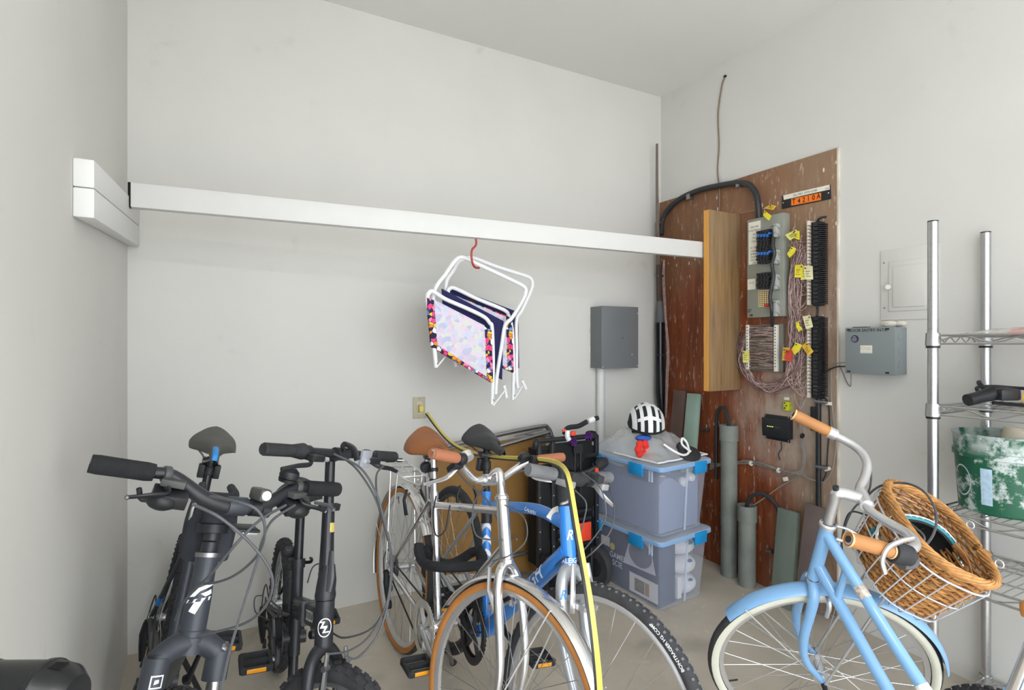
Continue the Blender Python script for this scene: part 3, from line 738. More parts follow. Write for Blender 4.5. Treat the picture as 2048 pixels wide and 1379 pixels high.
# ------------------------------------------------------------------ bicycles
def rotm(axis, a): return Matrix.Rotation(a, 3, V(axis))
SPOKE = None
def spoke_mesh():
    global SPOKE
    if SPOKE is None:
        SPOKE = _mesh('spoke', G().tube([(0, 0, 0), (0, 0, 1)], .0011, 5), None, V((0, 0, 0)), 0, True, 60)
        SPOKE.materials.append(mat('spoke_steel', 'C9CACC', .3, 1.0))
    return SPOKE
def spoke(parent, a, b, off):
    me = spoke_mesh()
    o = bpy.data.objects.new('spoke', me); link(o, parent); ORIGIN[o.name] = off
    x, y, z = frame_of(b - a); L = (b - a).length
    M = Matrix((x, y, z)).transposed().to_4x4(); M.translation = a - off
    o.matrix_basis = M @ Matrix.Diagonal((1, 1, L, 1))
class Bike:
    def __init__(s, name, label, P):
        s.P = P
        psi, lean = radians(P['psi']), radians(P['lean'])
        f = V((cos(psi), sin(psi), 0)); f.z = SLOPE * f.y; f.normalize()
        l = V((0, 0, 1)).cross(f).normalized(); u = f.cross(l)
        R = rotm(f, lean); l, u = R @ l, R @ u
        s.M = Matrix((f, l, u)).transposed()
        s.O = V((P['X'], P['Y'], fz(P['Y'])))
        ha = radians(P['ha']); s.ax = V((-cos(ha), 0, sin(ha))); n = V((sin(ha), 0, cos(ha)))
        s.nf = n
        s.fa = V((P['wb'], 0, P['R'])); s.base = s.fa - n * P['off']
        s.St = rotm(s.ax, radians(P['steer']))
        s.T = thing(name, label, 'bicycle', s.O)
    def W(s, p): return s.O + s.M @ V(p)
    def S(s, p): return s.W(s.base + s.St @ (V(p) - s.base))
    def axp(s, z, fx=0, y=0): # point on steering axis at height z, moved forward / left
        return s.base + s.ax * ((z - s.base.z) / s.ax.z) + V((fx, y, 0))
    def p(s, name, g, m, st=False, parent=None, **k): return part(name, g, m, parent or s.T, xf=s.S if st else s.W, **k)
    def inv(s, q): # world -> bike
        return s.M.transposed() @ (V(q) - s.O)
    def invS(s, q):
        return s.base + s.St.transposed() @ (s.inv(q) - s.base)
    def wheel(s, name, front, R, tw, m_t, m_rim, nsp=32, side=None, rimw=.011, rimd=.016, tread=None, treadmat=None, hubmat=None, label=None):
        c = s.fa if front else V((0, 0, R)); A = (0, 1, 0); xf = s.S if front else s.W
        Rc = R - tw; ri = Rc - tw * .75
        w = part(name, G().lathe([(ri + .006, rimw), (ri + .008, rimw * .8), (ri, rimw * .55), (ri, -rimw * .55), (ri + .008, -rimw * .8), (ri + .006, -rimw), (ri - rimd * .4, -rimw * .95), (ri - rimd, -rimw * .55), (ri - rimd, rimw * .55), (ri - rimd * .4, rimw * .95)], c, A, 64, closed=True), m_rim, s.T, xf=xf, label=label)
        prof = [(Rc + tw * cos(a), tw * sin(a)) for a in [2 * pi * k / 14 for k in range(14)]]
        ty = part('tyre', G().lathe(prof, c, A, 72, closed=True), m_t, w, xf=xf)
        if side:
            for sg in (1, -1):
                an = [radians(x) for x in (64, 78, 92, 106, 121, 136)]
                prof = [(Rc + (tw + .0008) * cos(a), sg * (tw + .0008) * sin(a)) for a in an] + [(Rc + (tw - .002) * cos(a), sg * (tw - .002) * sin(a)) for a in an[::-1]]
                part('sidewall', G().lathe(prof, c, A, 72, closed=True), side, w, xf=xf)
        if tread:
            g = G(); n, kw, kh = tread
            for k in range(n):
                for row, yy in enumerate((-.62, 0, .62)):
                    a = 2 * pi * (k + (.5 if row == 1 else 0)) / n; b = yy * 1.15
                    d = V((cos(a), 0, sin(a))); tg = V((-sin(a), 0, cos(a)))
                    nrm = d * cos(b) + V((0, sin(b), 0)); bn = tg.cross(nrm)
                    g.box(c + d * Rc + nrm * (tw + kh * .35), (kw, kw * 1.15, kh), Matrix((tg, bn, nrm)).transposed())
            part('tread_blocks', g, treadmat or m_t, w, xf=xf, smooth=False, kind='stuff')
        hm = hubmat or m_alloy
        hw = .05 if front else .065
        part('hub', G().lathe([(0, -hw), (.008, -hw), (.008, -.036), (.026, -.035), (.026, -.031), (.012, -.026), (.012, .026), (.026, .031), (.026, .035), (.008, .036), (.008, hw), (0, hw)], c, A, 18), hm, w, xf=xf)
        for k in range(nsp):
            sg = 1 if k % 2 else -1
            a = 2 * pi * k / nsp; off = (1 if (k // 2) % 2 else -1) * radians(62)
            d0 = V((cos(a + off), 0, sin(a + off))) * .023 + V((0, sg * .033, 0)); d1 = V((cos(a), 0, sin(a))) * (ri - rimd)
            spoke(w, xf(c + d0), xf(c + d1), s.O)
        a = 4.0 if front else 2.0
        d = V((cos(a), 0, sin(a)))
        part('valve', G().tube([c + d * (ri - rimd), c + d * (ri - rimd - .03)], .003, 6), m_dark, w, xf=xf)
        return w
    def fender(s, front, R, tw, a0, a1, m, stays=(), sm=None):
        c = s.fa if front else V((0, 0, R)); r0 = R + .012; w = tw + .010; g = G(); N = 40; K = 8
        def fn(u, v):
            a = radians(a0 + (a1 - a0) * v); b = (u - .5) * radians(150)
            rr = r0 - w * .55 + w * .62 * cos(b)
            d = V((cos(a), 0, sin(a))); return c + d * rr + V((0, w * sin(b), 0))
        def fn2(u, v):
            p = V(fn(u, v)); a = radians(a0 + (a1 - a0) * v); b = (u - .5) * radians(150)
            return p - (V((cos(a), 0, sin(a))) * cos(b) + V((0, sin(b), 0))) * .0016
        g.grid(fn, K, N); g.grid(fn2, K, N)
        o = len(g.v) // 2
        for i in range(K):
            for row in (0, N):
                a = row * (K + 1) + i; g.f.append((a, a + 1, o + a + 1, o + a))
        for j in range(N):
            for i in (0, K):
                a = j * (K + 1) + i; b = a + K + 1; g.f.append((a, b, o + b, o + a))
        f = s.p('front_fender' if front else 'rear_fender', g, m, st=front)
        for sa in stays:
            for sg in (1, -1):
                d = V((cos(radians(sa)), 0, sin(radians(sa))))
                part('fender_stay', G().tube([c + V((0, sg * .055, 0)), c + d * (R - .02) + V((0, sg * (w + .004), 0)), c + d * (R + .008) + V((0, sg * w, 0))], .0022, 6), sm or m_alloy, f, xf=s.S if front else s.W)
        return f
    def pedal(s, c, side, m, parent, refl=True, foldout=0.):
        c = V(c); k = .095
        oc = c + V((0, side * .055, 0))
        g = G(); 
        for x in (-.043, .043): g.box(oc + V((x, 0, 0)), (.009, .088, .022))
        for y in (-.042, .042): g.box(oc + V((0, y, 0)), (.09, .012, .020))
        g.box(oc, (.02, .088, .016))
        pd = s.p('pedal', g, m, parent=parent, bev=.003)
        s.p('spindle', G().cyl(c, oc + V((0, side * .03, 0)), .007, 10), m_steel, parent=parent)
        for x in (-.0487, .0487): s.p('reflector', G().box(oc + V((x, 0, 0)), (.003, .055, .013)), m_orange, parent=parent, bev=.001)
    def crank(s, bb, ang, ring, m_arm, m_ring, m_ped, L=.165, guard=None, teeth=True):
        bb = V(bb)
        s.p('bottom_bracket', G().cyl(bb + V((0, -.038, 0)), bb + V((0, .038, 0)), .021, 16), s.fm)
        prof = [(ring, -.0015), (ring, .0015), (ring * .8, .0015), (ring * .8, -.0015)]
        g = G().lathe(prof, bb + V((0, -.05, 0)), (0, 1, 0), 40, closed=True)
        if teeth:
            for k in range(40):
                a = 2 * pi * k / 40; d = V((cos(a), 0, sin(a)))
                g.box(bb + V((0, -.05, 0)) + d * (ring + .002), (.005, .002, .006), Matrix((d.cross(V((0, 1, 0))), V((0, 1, 0)), d)).transposed())
        for k in range(5):
            a = radians(ang) + 2 * pi * k / 5; d = V((cos(a), 0, sin(a)))
            g.bar(bb + V((0, -.053, 0)) + d * .012, bb + V((0, -.053, 0)) + d * ring * .86, .006, .014, (0, 1, 0))
        cs = s.p('chainring', g, m_ring)
        if guard:
            part('chain_guard', G().lathe([(ring + .012, -.0015), (ring + .012, .0015), (ring * .86, .0015), (ring * .86, -.0015)], bb + V((0, -.06, 0)), (0, 1, 0), 40, closed=True), guard, cs, xf=s.W)
        for side, a in ((-1, ang), (1, ang + 180)):
            d = V((cos(radians(a)), 0, sin(radians(a)))); y = side * .068
            e = bb + d * L + V((0, y + side * .012, 0))
            g = G().tube([bb + V((0, y * .8, 0)), bb + V((0, y, 0)) + d * .015, e], [.015, .014, .0095], 10, flat=.62, nrm=(0, 1, 0))
            g.cyl(bb + V((0, y - side * .01, 0)), bb + V((0, y + side * .006, 0)), .015, 12)
            ca = s.p('crank_arm', g, m_arm)
            s.pedal(e, side, m_ped, ca)
        return cs
    def chain(s, bb, ring, R, rc=.035, y=-.05):
        bb = V(bb); rh = V((0, 0, R)); g = G()
        for sg in (1, -1):
            g.tube([bb + V((0, y, sg * ring)), rh + V((0, y, sg * rc))], .0035, 5)
        return s.p('chain', g, mat('chain_steel', '4A4642', .45, .9))
    def cassette(s, R, n=6, m=None):
        g = G()
        for k in range(n): g.cyl((0, -.032 - k * .005, R), (0, -.0345 - k * .005, R), .052 - k * .005, 22)
        return s.p('cassette', g, m or m_steel)
    def derailleur(s, R, m):
        g = G().cyl((-.01, -.06, R - .02), (-.005, -.075, R - .02), .012, 10)
        g.tube([(-.0, -.068, R - .015), (.02, -.07, R - .05), (.025, -.065, R - .09), (.03, -.06, R - .14)], [.013, .016, .014, .008], 8)
        g.cyl((.02, -.06, R - .075), (.02, -.048, R - .075), .018, 14); g.cyl((.03, -.06, R - .145), (.03, -.048, R - .145), .018, 14)
        d = s.p('derailleur', g, m)
        part('cable_loop', G().tube(cr([(.05, -.045, R - .01), (-.02, -.06, R + .07), (-.06, -.065, R + .03), (-.03, -.07, R - .02)], 5), .0025, 6), m_cable, d, xf=s.W)
    def saddle(s, top, L, Wd, m, nose=.0, rails=m_steel, thick=.045, tilt=0., droop=.02):
        top = V(top); g = G(); N, K = 24, 14
        def wid(t): # t 0 rear .. 1 nose
            a = Wd / 2
            rear = min(1., (t / .07)) ** .5 if t < .07 else 1.
            body = a if t < .22 else a * (.19 + .81 * (0.5 + .5 * cos(min(1, (t - .22) / .48) * pi)) )
            tip = 1. if t < .93 else sqrt(max(0, 1 - ((t - .93) / .07) ** 2)) * .95 + .05
            return max(.004, body * rear * tip)
        def fn(u, v):
            t = v; x = -L * .42 + L * t; w = wid(t); b = u * 2 * pi
            yy = w * sin(b); h = cos(b)
            prof = thick * (.55 + .25 * (1 - t)) * (1 if h > 0 else .45)
            zz = prof * (abs(h) ** .6) * (1 if h > 0 else -1) * (.35 + .65 * min(1, w / .03))
            crown = .012 * (1 - t) * (abs(yy) / (Wd / 2)) if h > 0 else 0
            lift = .018 * max(0, .3 - t) / .3
            dr_ = droop * (abs(yy) / (Wd / 2)) ** 2 * max(0, 1 - t * 1.4) - droop * .25 * max(0, 1 - abs(yy) / .02) * 0
            return top + V((x, yy, zz - thick * .6 + lift - crown - dr_ + tilt * x))
        g.grid(fn, K * 2, N, closeu=True)
        g.sph(fn(.0, 0.) , .001, 4, 3)
        sd = s.p('saddle', g, m, ang=60)
        for y in (-.022, .022):
            part('rail', G().tube(cr([top + V((-L * .34, y * 2.2, -.05)), top + V((-L * .15, y, -.072)), top + V((L * .15, y, -.072)), top + V((L * .45, y * .4, -.045))], 4), .0035, 6), rails, sd, xf=s.W)
        part('clamp', G().box(top + V((-.01, 0, -.078)), (.045, .05, .022)), m_dark, sd, xf=s.W, bev=.004)
        return sd
    def grip(s, a, b, r, m, ribs=0, endcap=None, flare=.0):
        a, b = V(a), V(b); d = (b - a); pts = []; rs = []
        N = 24 if ribs else 8
        for i in range(N + 1):
            t = i / N; pts.append(a + d * t); rs.append(r * (1 + (.05 if ribs and i % 2 else 0) + flare * (2 * t - 1) ** 2))
        rs[0] *= .9; rs[-1] *= .92
        g = G().tube(pts, rs, 16)
        gp = s.p('grip', g, m, st=True)
        dn = d.normalized()
        if endcap: part('end_plug', G().cyl(b - dn * .002, b + dn * .0025, r * .45, 14), endcap, gp, xf=s.S)
        return gp
    def cable(s, pts, m=None, r=.0026, name='cable', world=True):
        return part(name, G().tube(cr(pts, 6), r, 6), m or m_cable, s.T)
    def stays(s, R, bb, top, m, r=.008, w=.06, cs=True):
        g = G(); bb = V(bb); top = V(top)
        for sg in (1, -1):
            d = V((0, sg * w, R))
            if cs: g.tube(cr([bb + V((-.02, sg * .025, 0)), bb + V((-.1, sg * .035, R - bb.z * .98 if False else .01)), d], 5), [r * 1.15, r], 8)
            g.tube(cr([top + V((-.012, sg * .016, 0)), top.lerp(d, .35) + V((0, sg * .012, 0)), d], 5), r * .85, 8)
            g.box(d + V((0, 0, 0)), (.04, .005, .045))
        return s.p('rear_stays', g, m)
def seat_pt(bk, dist):
    a = radians(72.5); P = bk.P
    return V((P['bbx'], 0, P['bbz'])) + V((-cos(a), 0, sin(a))) * dist
def headlight_cyl(): pass
m_brown_leather = mat('tan_leather', '96603C', .5, var=.08, vscale=10)
m_tan_grip = mat('tan_grip', 'A56A4C', .55, var=.06, vscale=14)
m_tanwall = mat('tan_sidewall', 'B97B3F', .7, var=.08, vscale=20)

# ---------------- silver city bike
B = Bike('city_bicycle', 'silver city bicycle with tan saddle, tan grips and rear rack', dict(X=.745, Y=2.399, psi=-89.57, lean=-4.47, steer=196.26, wb=1.064, R=.345, ha=70.5, off=.048, bbx=.433, bbz=.289))
B.fm = m_chrome
bb = V((.433, 0, .289)); htb, htt = B.axp(.703), B.axp(.868); stt = seat_pt(B, .478)
B.wheel('rear_wheel', False, .345, .0165, m_tyre, m_alloy, 32, side=m_tanwall)
B.wheel('front_wheel', True, .345, .0165, m_tyre, m_alloy, 32, side=m_tanwall)
B.p('head_tube', G().cyl(htb, htt, .0195, 18).lathe([(.0195, 0), (.023, .003), (.023, .012), (.0175, .016)], htt - B.ax * .004, B.ax, 18).lathe([(.0175, -.016), (.023, -.012), (.023, -.002), (.0195, 0)], htb, B.ax, 18), m_chrome)
B.p('top_tube', G().cyl(B.axp(.835), stt - (stt - bb).normalized() * .045, .0135, 16), m_chrome)
B.p('down_tube', G().cyl(B.axp(.74), bb, .015, 16), m_chrome)
B.p('seat_tube', G().cyl(bb, stt, .0145, 16).cyl(stt - (stt - bb).normalized() * .02, stt + (stt - bb).normalized() * .004, .018, 16), m_chrome)
B.stays(.345, bb, stt - (stt - bb).normalized() * .03, m_chrome, .0085)
sd = seat_pt(B, .684)
B.p('seat_post', G().cyl(stt - (sd - stt) * .2, sd - (sd - stt).normalized() * .05, .0128, 14), m_chrome)
B.saddle(sd + V((0, 0, .012)), .26, .18, m_brown_leather, thick=.08, droop=.028)
lt = B.p('rear_lamp', G().lathe([(0, -.014), (.02, -.012), (.024, 0), (.02, .016), (0, .018)], seat_pt(B, .57) + V((-.035, -.02, 0)), (-1, 0, .1), 16), m_dark)
part('lamp_strap', G().cyl(seat_pt(B, .56), seat_pt(B, .575), .017, 14), m_dark, lt, xf=B.W)
B.p('post_clamp', G().cyl(seat_pt(B, .52), seat_pt(B, .532), .019, 14), m_dark)
# fork
crown = B.axp(.69)
g = G()
for sg in (1, -1):
    g.tube(cr([B.axp(.695), B.axp(.675, .002, sg * .028), B.axp(.62, .0, sg * .046), B.axp(.50, 0, sg * .052), B.axp(.42, .012, sg * .052), B.fa + V((0, sg * .05, 0))], 5), [.0145, .0145, .014, .012, .009], 12)
B.p('fork', g, m_chrome, st=True)
B.p('crown_nut', G().cyl(B.axp(.665, .02), B.axp(.665, .04), .008, 8), m_steel, st=True)
B.fender(True, .345, .0165, -12 + 0, 200, m_chrome) if False else None
B.fender(True, .345, .0165, 66, 196, m_chrome, stays=(150, 186))
B.fender(False, .345, .0165, 40, 205, m_chrome, stays=(120, 165))
# front v-brake
g = G()
for sg in (1, -1):
    g.tube([B.axp(.585, .03, sg * .035), B.axp(.64, .045, sg * .042), B.axp(.70, .045, sg * .032)], [.008, .007, .006], 6)
    g.box(B.axp(.60, .045, sg * .024), (.05, .01, .014))
vb = B.p('front_brake', g, m_alloy, st=True)
part('brake_pads', G().box(B.axp(.605, .045, .019), (.05, .008, .012)).box(B.axp(.605, .045, -.019), (.05, .008, .012)), m_dark, vb, xf=B.S)
g = G()
for sg in (1, -1): g.tube([(.09, sg * .035, .60), (.075, sg * .045, .66), (.06, sg * .03, .70)], [.008, .007, .006], 6)
B.p('rear_brake', g, m_dark)
# stem and bars
cl = B.axp(.945, .053)
B.p('stem', G().tube(cr([B.axp(.86), B.axp(.93), B.axp(.95, .012), cl], 5), [.0135, .0135, .0155, .0155], 14).cyl(cl + V((0, -.025, 0)), cl + V((0, .025, 0)), .019, 14).cyl(B.axp(.868), B.axp(.884), .018, 14), m_chrome, st=True)
gl = lambda sg: (B.axp(.982, -.005, sg * .178), B.axp(.982, -.03, sg * .2885))
for_bar = []
for sg in (-1, 1):
    for_bar.append([cl + V((0, sg * .02, 0)), cl + V((.004, sg * .06, .004)), B.axp(.972, .045, sg * .11), B.axp(.985, .02, sg * .15), gl(sg)[0], gl(sg)[1]])
B.p('handlebar', G().tube(cr(for_bar[0][::-1] + for_bar[1], 5), .0115, 14), m_chrome, st=True)
for sg in (1, -1):
    a, b = gl(sg)
    B.grip(a, b, .0165, m_tan_grip, endcap=m_brown_leather)
    c = a.lerp(b, -.18)
    lv = B.p('brake_lever', G().tube(cr([c + V((.02, 0, -.012)), c + V((.05, sg * .03, -.035)), c + V((.05, sg * .09, -.05)), c + V((.035, sg * .13, -.062))], 5), [.008, .007, .006, .005], 8, flat=.6), m_alloy, st=True)
    part('lever_body', G().cyl(c + V((0, -.012, 0)), c + V((0, .012, 0)), .018, 14).box(c + V((.025, sg * .01, -.014)), (.04, .035, .018)), m_dark, lv, xf=B.S, bev=.003)
    part('shifter', G().lathe([(0, -.012), (.02, -.01), (.022, .008), (.012, .016), (0, .017)], c + V((.005, -sg * .03, .012)), (.2, 0, 1), 16), m_alloy if sg > 0 else m_dark, lv, xf=B.S)
for sg in (1, -1):
    c = gl(sg)[0]
    B.cable([B.S(c + V((.04, -sg * .02, -.015))), B.S(B.axp(.96, .10, sg * .06)), B.S(B.axp(.90, .10, -sg * .03)), B.S(B.axp(.80, .07, -sg * .06)), B.W(B.axp(.76, .02, sg * .03))], m_gold)
B.cable([atd(1010, 1010, 1.72), atd(1048, 1035, 1.62), atd(1052, 1080, 1.6), atd(1020, 1110, 1.62), atd(985, 1122, 1.66)], m_gold, .002)
B.cable([atd(872, 992, 2.05), atd(866, 1030, 2.0), atd(872, 1070, 2.0), atd(890, 1060, 2.0), atd(900, 1010, 2.0)], m_cable, .003)
B.crank(bb, -12, .088, m_alloy, m_alloy, m_rubber, guard=mat('clear_guard', 'CFCDC2', .15, alpha=.55))
B.chain(bb, .088, .345); B.cassette(.345); B.derailleur(.345, m_dark)
ks = B.p('kickstand', G().tube([(.36, .04, .29), (.30, .11, .12), (.275, .15, .035)], [.009, .008, .008], 8), m_steel)
part('rubber_foot', G().tube([(.275, .15, .037), (.26, .165, .03)], .012, 8), m_dark, ks, xf=B.W)
# rear rack
rk = B.p('rear_rack', G().tube(cr([(.18, -.02, .745), (.10, -.05, .75), (0, -.055, .755), (-.2, -.055, .76), (-.23, -.05, .76), (-.24, 0, .76), (-.23, .05, .76), (-.2, .055, .76), (0, .055, .755), (.10, .05, .75), (.18, .02, .745)], 4), .0045, 8), m_chrome)
for x in (.06, -.03, -.12, -.2): part('cross_bar', G().cyl((x, -.055, .756), (x, .055, .756), .0035, 8), m_chrome, rk, xf=B.W)
part('centre_wire', G().tube([(.10, 0, .752), (-.235, 0, .76)], .003, 6), m_chrome, rk, xf=B.W)
for sg in (1, -1): part('rack_leg', G().tube([(-.02, sg * .066, .36), (-.06, sg * .06, .55), (-.1, sg * .056, .758)], .004, 8).tube([(0, sg * .066, .36), (.0, sg * .06, .6), (.0, sg * .056, .756)], .004, 8), m_chrome, rk, xf=B.W)
part('rack_plate', G().box((-.245, 0, .758), (.004, .09, .02)), m_dark, rk, xf=B.W)
SILVER = B

# ---------------- blue bike
m_bframe = mat('blue_paint', '2C82DC', .25, coat=.6)
m_bwhite = mat('decal_white', 'E9EDF2', .4)
m_sfork = mat('silver_paint', 'B9BDC2', .3, .5, coat=.3)
B = Bike('hybrid_bicycle', 'blue hybrid bicycle with black saddle and silver fork', dict(X=.918, Y=2.31, psi=-92.37, lean=-7.03, steer=18.7, wb=1.078, R=.348, ha=69.57, off=.048, bbx=.422, bbz=.272))
B.fm = m_bframe
bb = V((.422, 0, .272)); htb, htt = B.axp(.700), B.axp(.855); stt = seat_pt(B, .496)
m_btread = mat('worn_tread', '6A6A6C', .85, var=.2, vscale=40)
B.wheel('rear_wheel', False, .346, .0185, m_tyre, mat('dark_rim', '4A4B4E', .4, .8), 28)
fw = B.wheel('front_wheel', True, .346, .0185, m_tyre, m_alloy, 28, tread=(92, .006, .0026), treadmat=m_btread)
vs, fs = text2d('BONTRAGER H2 COMP', .0125, True)
g = G(); q = []
for v in vs:
    a = radians(58) + v.x / .332; rr_ = .3305 - v.y
    q.append(B.fa + V((cos(a) * rr_, 0, sin(a) * rr_)) + V((0, -.0192 + abs(v.y) * .2, 0)))
part('sidewall_text', G().add(q, fs), m_bwhite, fw, xf=B.S)
B.p('head_tube', G().cyl(htb, htt, .0225, 20), m_bframe)
B.p('head_ring', G().cyl(htb - B.ax * .012, htb, .0235, 20), m_sfork)
tt = [B.axp(.805), B.axp(.845, -.14), B.axp(.855, -.30), stt - (stt - bb).normalized() * .055]
tt = [B.axp(.805), V((B.axp(.8).x - .16, 0, .80)), V((B.axp(.8).x - .32, 0, .765)), stt - (stt - bb).normalized() * .05]
topt = B.p('top_tube', G().tube(cr(tt, 6), [.021, .020, .019, .018], 16, flat=.8, nrm=(0, 1, 0)), m_bframe)
dt0, dt1 = B.axp(.735), bb
B.p('down_tube', G().cyl(dt0, dt1, .0265, 20), m_bframe)
st_o = B.p('seat_tube', G().cyl(bb, stt, .0165, 16).cyl(stt - (stt - bb).normalized() * .015, stt + (stt - bb).normalized() * .004, .02, 16), m_bframe)
for k in range(5):
    d_ = (stt - bb).normalized(); zc = .16 + k * .05
    sh = [V((-.025, -.012, 0)), V((0, .008, 0)), V((.025, -.012, 0)), V((.025, .008, 0)), V((0, .028, 0)), V((-.025, .008, 0))]
    part('chevron', wrapped('', .1, bb + d_ * zc, d_, V((1, -.5, 0)), .0172, shapes=(sh, [(0, 1, 4, 5), (1, 2, 3, 4)])), m_bwhite, st_o, xf=B.W)
B.stays(.348, bb, stt - (stt - bb).normalized() * .05, m_sfork, .0095)
ud = (dt0 - dt1).normalized(); sdv = V((0, -1, 0)); upv = ud.cross(sdv) * -1
part('lettering', wrapped('RALEIGH', .062, dt1.lerp(dt0, .60), ud, V((0, -1, 0)), .0273, shear=.2, bold=True, rot=pi / 2), m_bwhite, B.T, xf=B.W)
part('lettering', G().add(*(lambda q: ([V((B.axp(.8).x - .20, 0, .788)) + V((1, 0, .1)) * v.x + V((0, -1, 0)) * .0165 + V((0, .25, 1)) * v.y for v in q[0]], q[1]))(text2d('CADENT', .02, True))), m_bwhite, topt, xf=B.W)
hd = B.axp(.775)
part('head_badge', wrapped('R', .04, hd, B.ax, V((.97, -.12, 0)), .0231, sx=.9, shear=.35, bold=True), m_bwhite, B.T, xf=B.W)
part('lettering', wrapped('RALEIGH', .02, B.axp(.708), B.ax, V((.9, -.45, 0)), .0232, bold=True), m_bwhite, B.T, xf=B.W)
part('tie_tag', G().tube(cr([V((B.axp(.8).x - .07, -.02, .80)), V((B.axp(.8).x - .065, .0, .83)), V((B.axp(.8).x - .07, .02, .80))], 4), .014, 8, flat=.12), m_paper, topt, xf=B.W)
sd = seat_pt(B, .72)
B.p('seat_post', G().cyl(stt - (sd - stt) * .2, sd - (sd - stt).normalized() * .05, .0135, 14), m_dark)
B.saddle(sd + V((.02, 0, .005)), .27, .16, mat('black_vinyl', '38393B', .5, var=.08), thick=.055, tilt=-.08)
B.p('lock_bracket', G().box(seat_pt(B, .60) + V((-.03, -.01, 0)), (.03, .035, .05)).cyl(seat_pt(B, .585), seat_pt(B, .62), .018, 14).cyl(seat_pt(B, .54), seat_pt(B, .57), .018, 14), m_dark, bev=.002)
B.p('post_collar', G().cyl(seat_pt(B, .38), seat_pt(B, .43), .021, 14), m_dark)
g = G()
for sg in (1, -1):
    g.tube(cr([B.axp(.69), B.axp(.675, .002, sg * .03), B.axp(.63, .004, sg * .05), B.axp(.5, .004, sg * .054), B.fa + V((0, sg * .052, 0))], 5), [.021, .0195, .018, .015, .011], 12)
fk = B.p('fork', g, m_sfork, st=True)
part('fork_badge', wrapped('R', .035, B.axp(.625, .004, -.05), B.ax, V((.9, -.45, 0)), .0188, shear=.35, bold=True), m_bframe, fk, xf=B.S)
g = G()
for sg in (1, -1):
    g.tube([B.axp(.59, .03, sg * .04), B.axp(.65, .045, sg * .045), B.axp(.715, .045, sg * .035)], [.009, .008, .006], 6)
    g.box(B.axp(.61, .045, sg * .028), (.055, .012, .014))
B.p('front_brake', g, m_alloy, st=True)
cl = B.axp(.945, .055)
B.p('stem', G().cyl(B.axp(.85), B.axp(.93), .0215, 16).tube([B.axp(.925, -.01), cl], [.02, .017], 12).cyl(cl + V((0, -.022, 0)), cl + V((0, .022, 0)), .021, 14), m_rubber, st=True)
B.p('handlebar', G().tube(cr([cl + V((-.02, -.20, .012)), cl + V((0, -.08, .006)), cl, cl + V((0, .08, .006)), cl + V((-.02, .2, .012))], 5), .0125, 12), m_rubber, st=True)
m_wgrip = mat('worn_grey_grip', '6E6F72', .7, var=.15, vscale=30)
for sg in (1, -1):
    a, b = cl + V((-.008, sg * .10, .008)), cl + V((-.022, sg * .205, .012))
    B.grip(a, b, .0185, m_wgrip, ribs=1)
    c = cl + V((0, sg * .075, .004))
    lv = B.p('brake_lever', G().tube(cr([c + V((.02, 0, -.015)), c + V((.05, sg * .0, -.035)), c + V((.065, sg * .03, -.055)), c + V((.062, sg * .055, -.065))], 5), [.009, .008, .007, .006], 8, flat=.6), m_alloy, st=True)
    part('lever_body', G().cyl(c + V((0, -.012, 0)), c + V((0, .012, 0)), .019, 14).box(c + V((.028, sg * .01, -.012)), (.05, .035, .02)), m_alloy, lv, xf=B.S, bev=.003)
    part('shifter', G().cyl(c + V((0, -sg * .018, 0)), c + V((-.002, sg * .025, .0)), .024, 16).box(c + V((.03, -sg * .01, .008)), (.03, .03, .025)), m_rubber, lv, xf=B.S, bev=.002)
for k, (pp) in enumerate([[(1165, 945, 1.68), (1200, 975, 1.6), (1212, 1020, 1.58), (1205, 1050, 1.6), (1180, 1085, 1.64), (1150, 1120, 1.68)],
                          [(1215, 960, 1.9), (1228, 1010, 1.75), (1222, 1060, 1.66), (1190, 1100, 1.62), (1165, 1120, 1.66)],
                          [(1150, 980, 1.65), (1172, 1005, 1.62), (1168, 1040, 1.62), (1160, 1065, 1.64)],
                          [(1145, 1120, 1.7), (1130, 1115, 1.66), (1100, 1140, 1.75), (1070, 1155, 1.85)]]):
    B.cable([atd(*q) for q in pp], m_gold if k < 3 else m_cable, .0022)
B.crank(bb, 168, .098, m_dark, m_dark, m_rubber, guard=m_dark)
B.chain(bb, .095, .348)
cs_ = B.cassette(.348, 6, mat('cassette_brass', 'B39A55', .35, .8)); B.derailleur(.348, m_dark)
g = G()
for sg in (1, -1): g.tube([(.1, sg * .035, .62), (.085, sg * .045, .68), (.07, sg * .03, .72)], [.008, .007, .006], 6)
B.p('rear_brake', g, m_dark)
BLUE = B
# ---------------- black folding bike
m_bmatte = mat('black_satin', '292A2F', .35, var=.06, vscale=10)
B = Bike('folding_bicycle', 'black folding bicycle with small wheels and tall handlepost', dict(X=.269, Y=2.497, psi=-91.1, lean=-4.76, steer=35.9, wb=.992, R=.25, ha=73.7, off=.036, bbx=.391, bbz=.30))
B.fm = m_bmatte
bb = V((.391, 0, .30)); htb, htt = B.axp(.515), B.axp(.628)
m_grim = mat('grey_rim', '8E9196', .35, .8)
B.wheel('rear_wheel', False, .25, .024, m_tyre, m_grim, 28, tread=(44, .013, .006))
B.wheel('front_wheel', True, .25, .024, m_tyre, m_grim, 28, tread=(44, .013, .006))
ht = B.p('head_tube', G().lathe([(.024, 0), (.0248, .004), (.0245, .01), (.0245, .085), (.026, .09), (.026, .118), (.0, .118)], B.axp(.515), B.ax, 22), m_bmatte)
ring = [(cos(a) * .02, sin(a) * .024) for a in [2 * pi * k / 28 for k in range(28)]] + [(cos(a) * .0172, sin(a) * .0212) for a in [2 * pi * k / 28 for k in range(28)]]
shp = ([V((x, y, 0)) for x, y in ring], [(k, (k + 1) % 28, 28 + (k + 1) % 28, 28 + k) for k in range(28)])
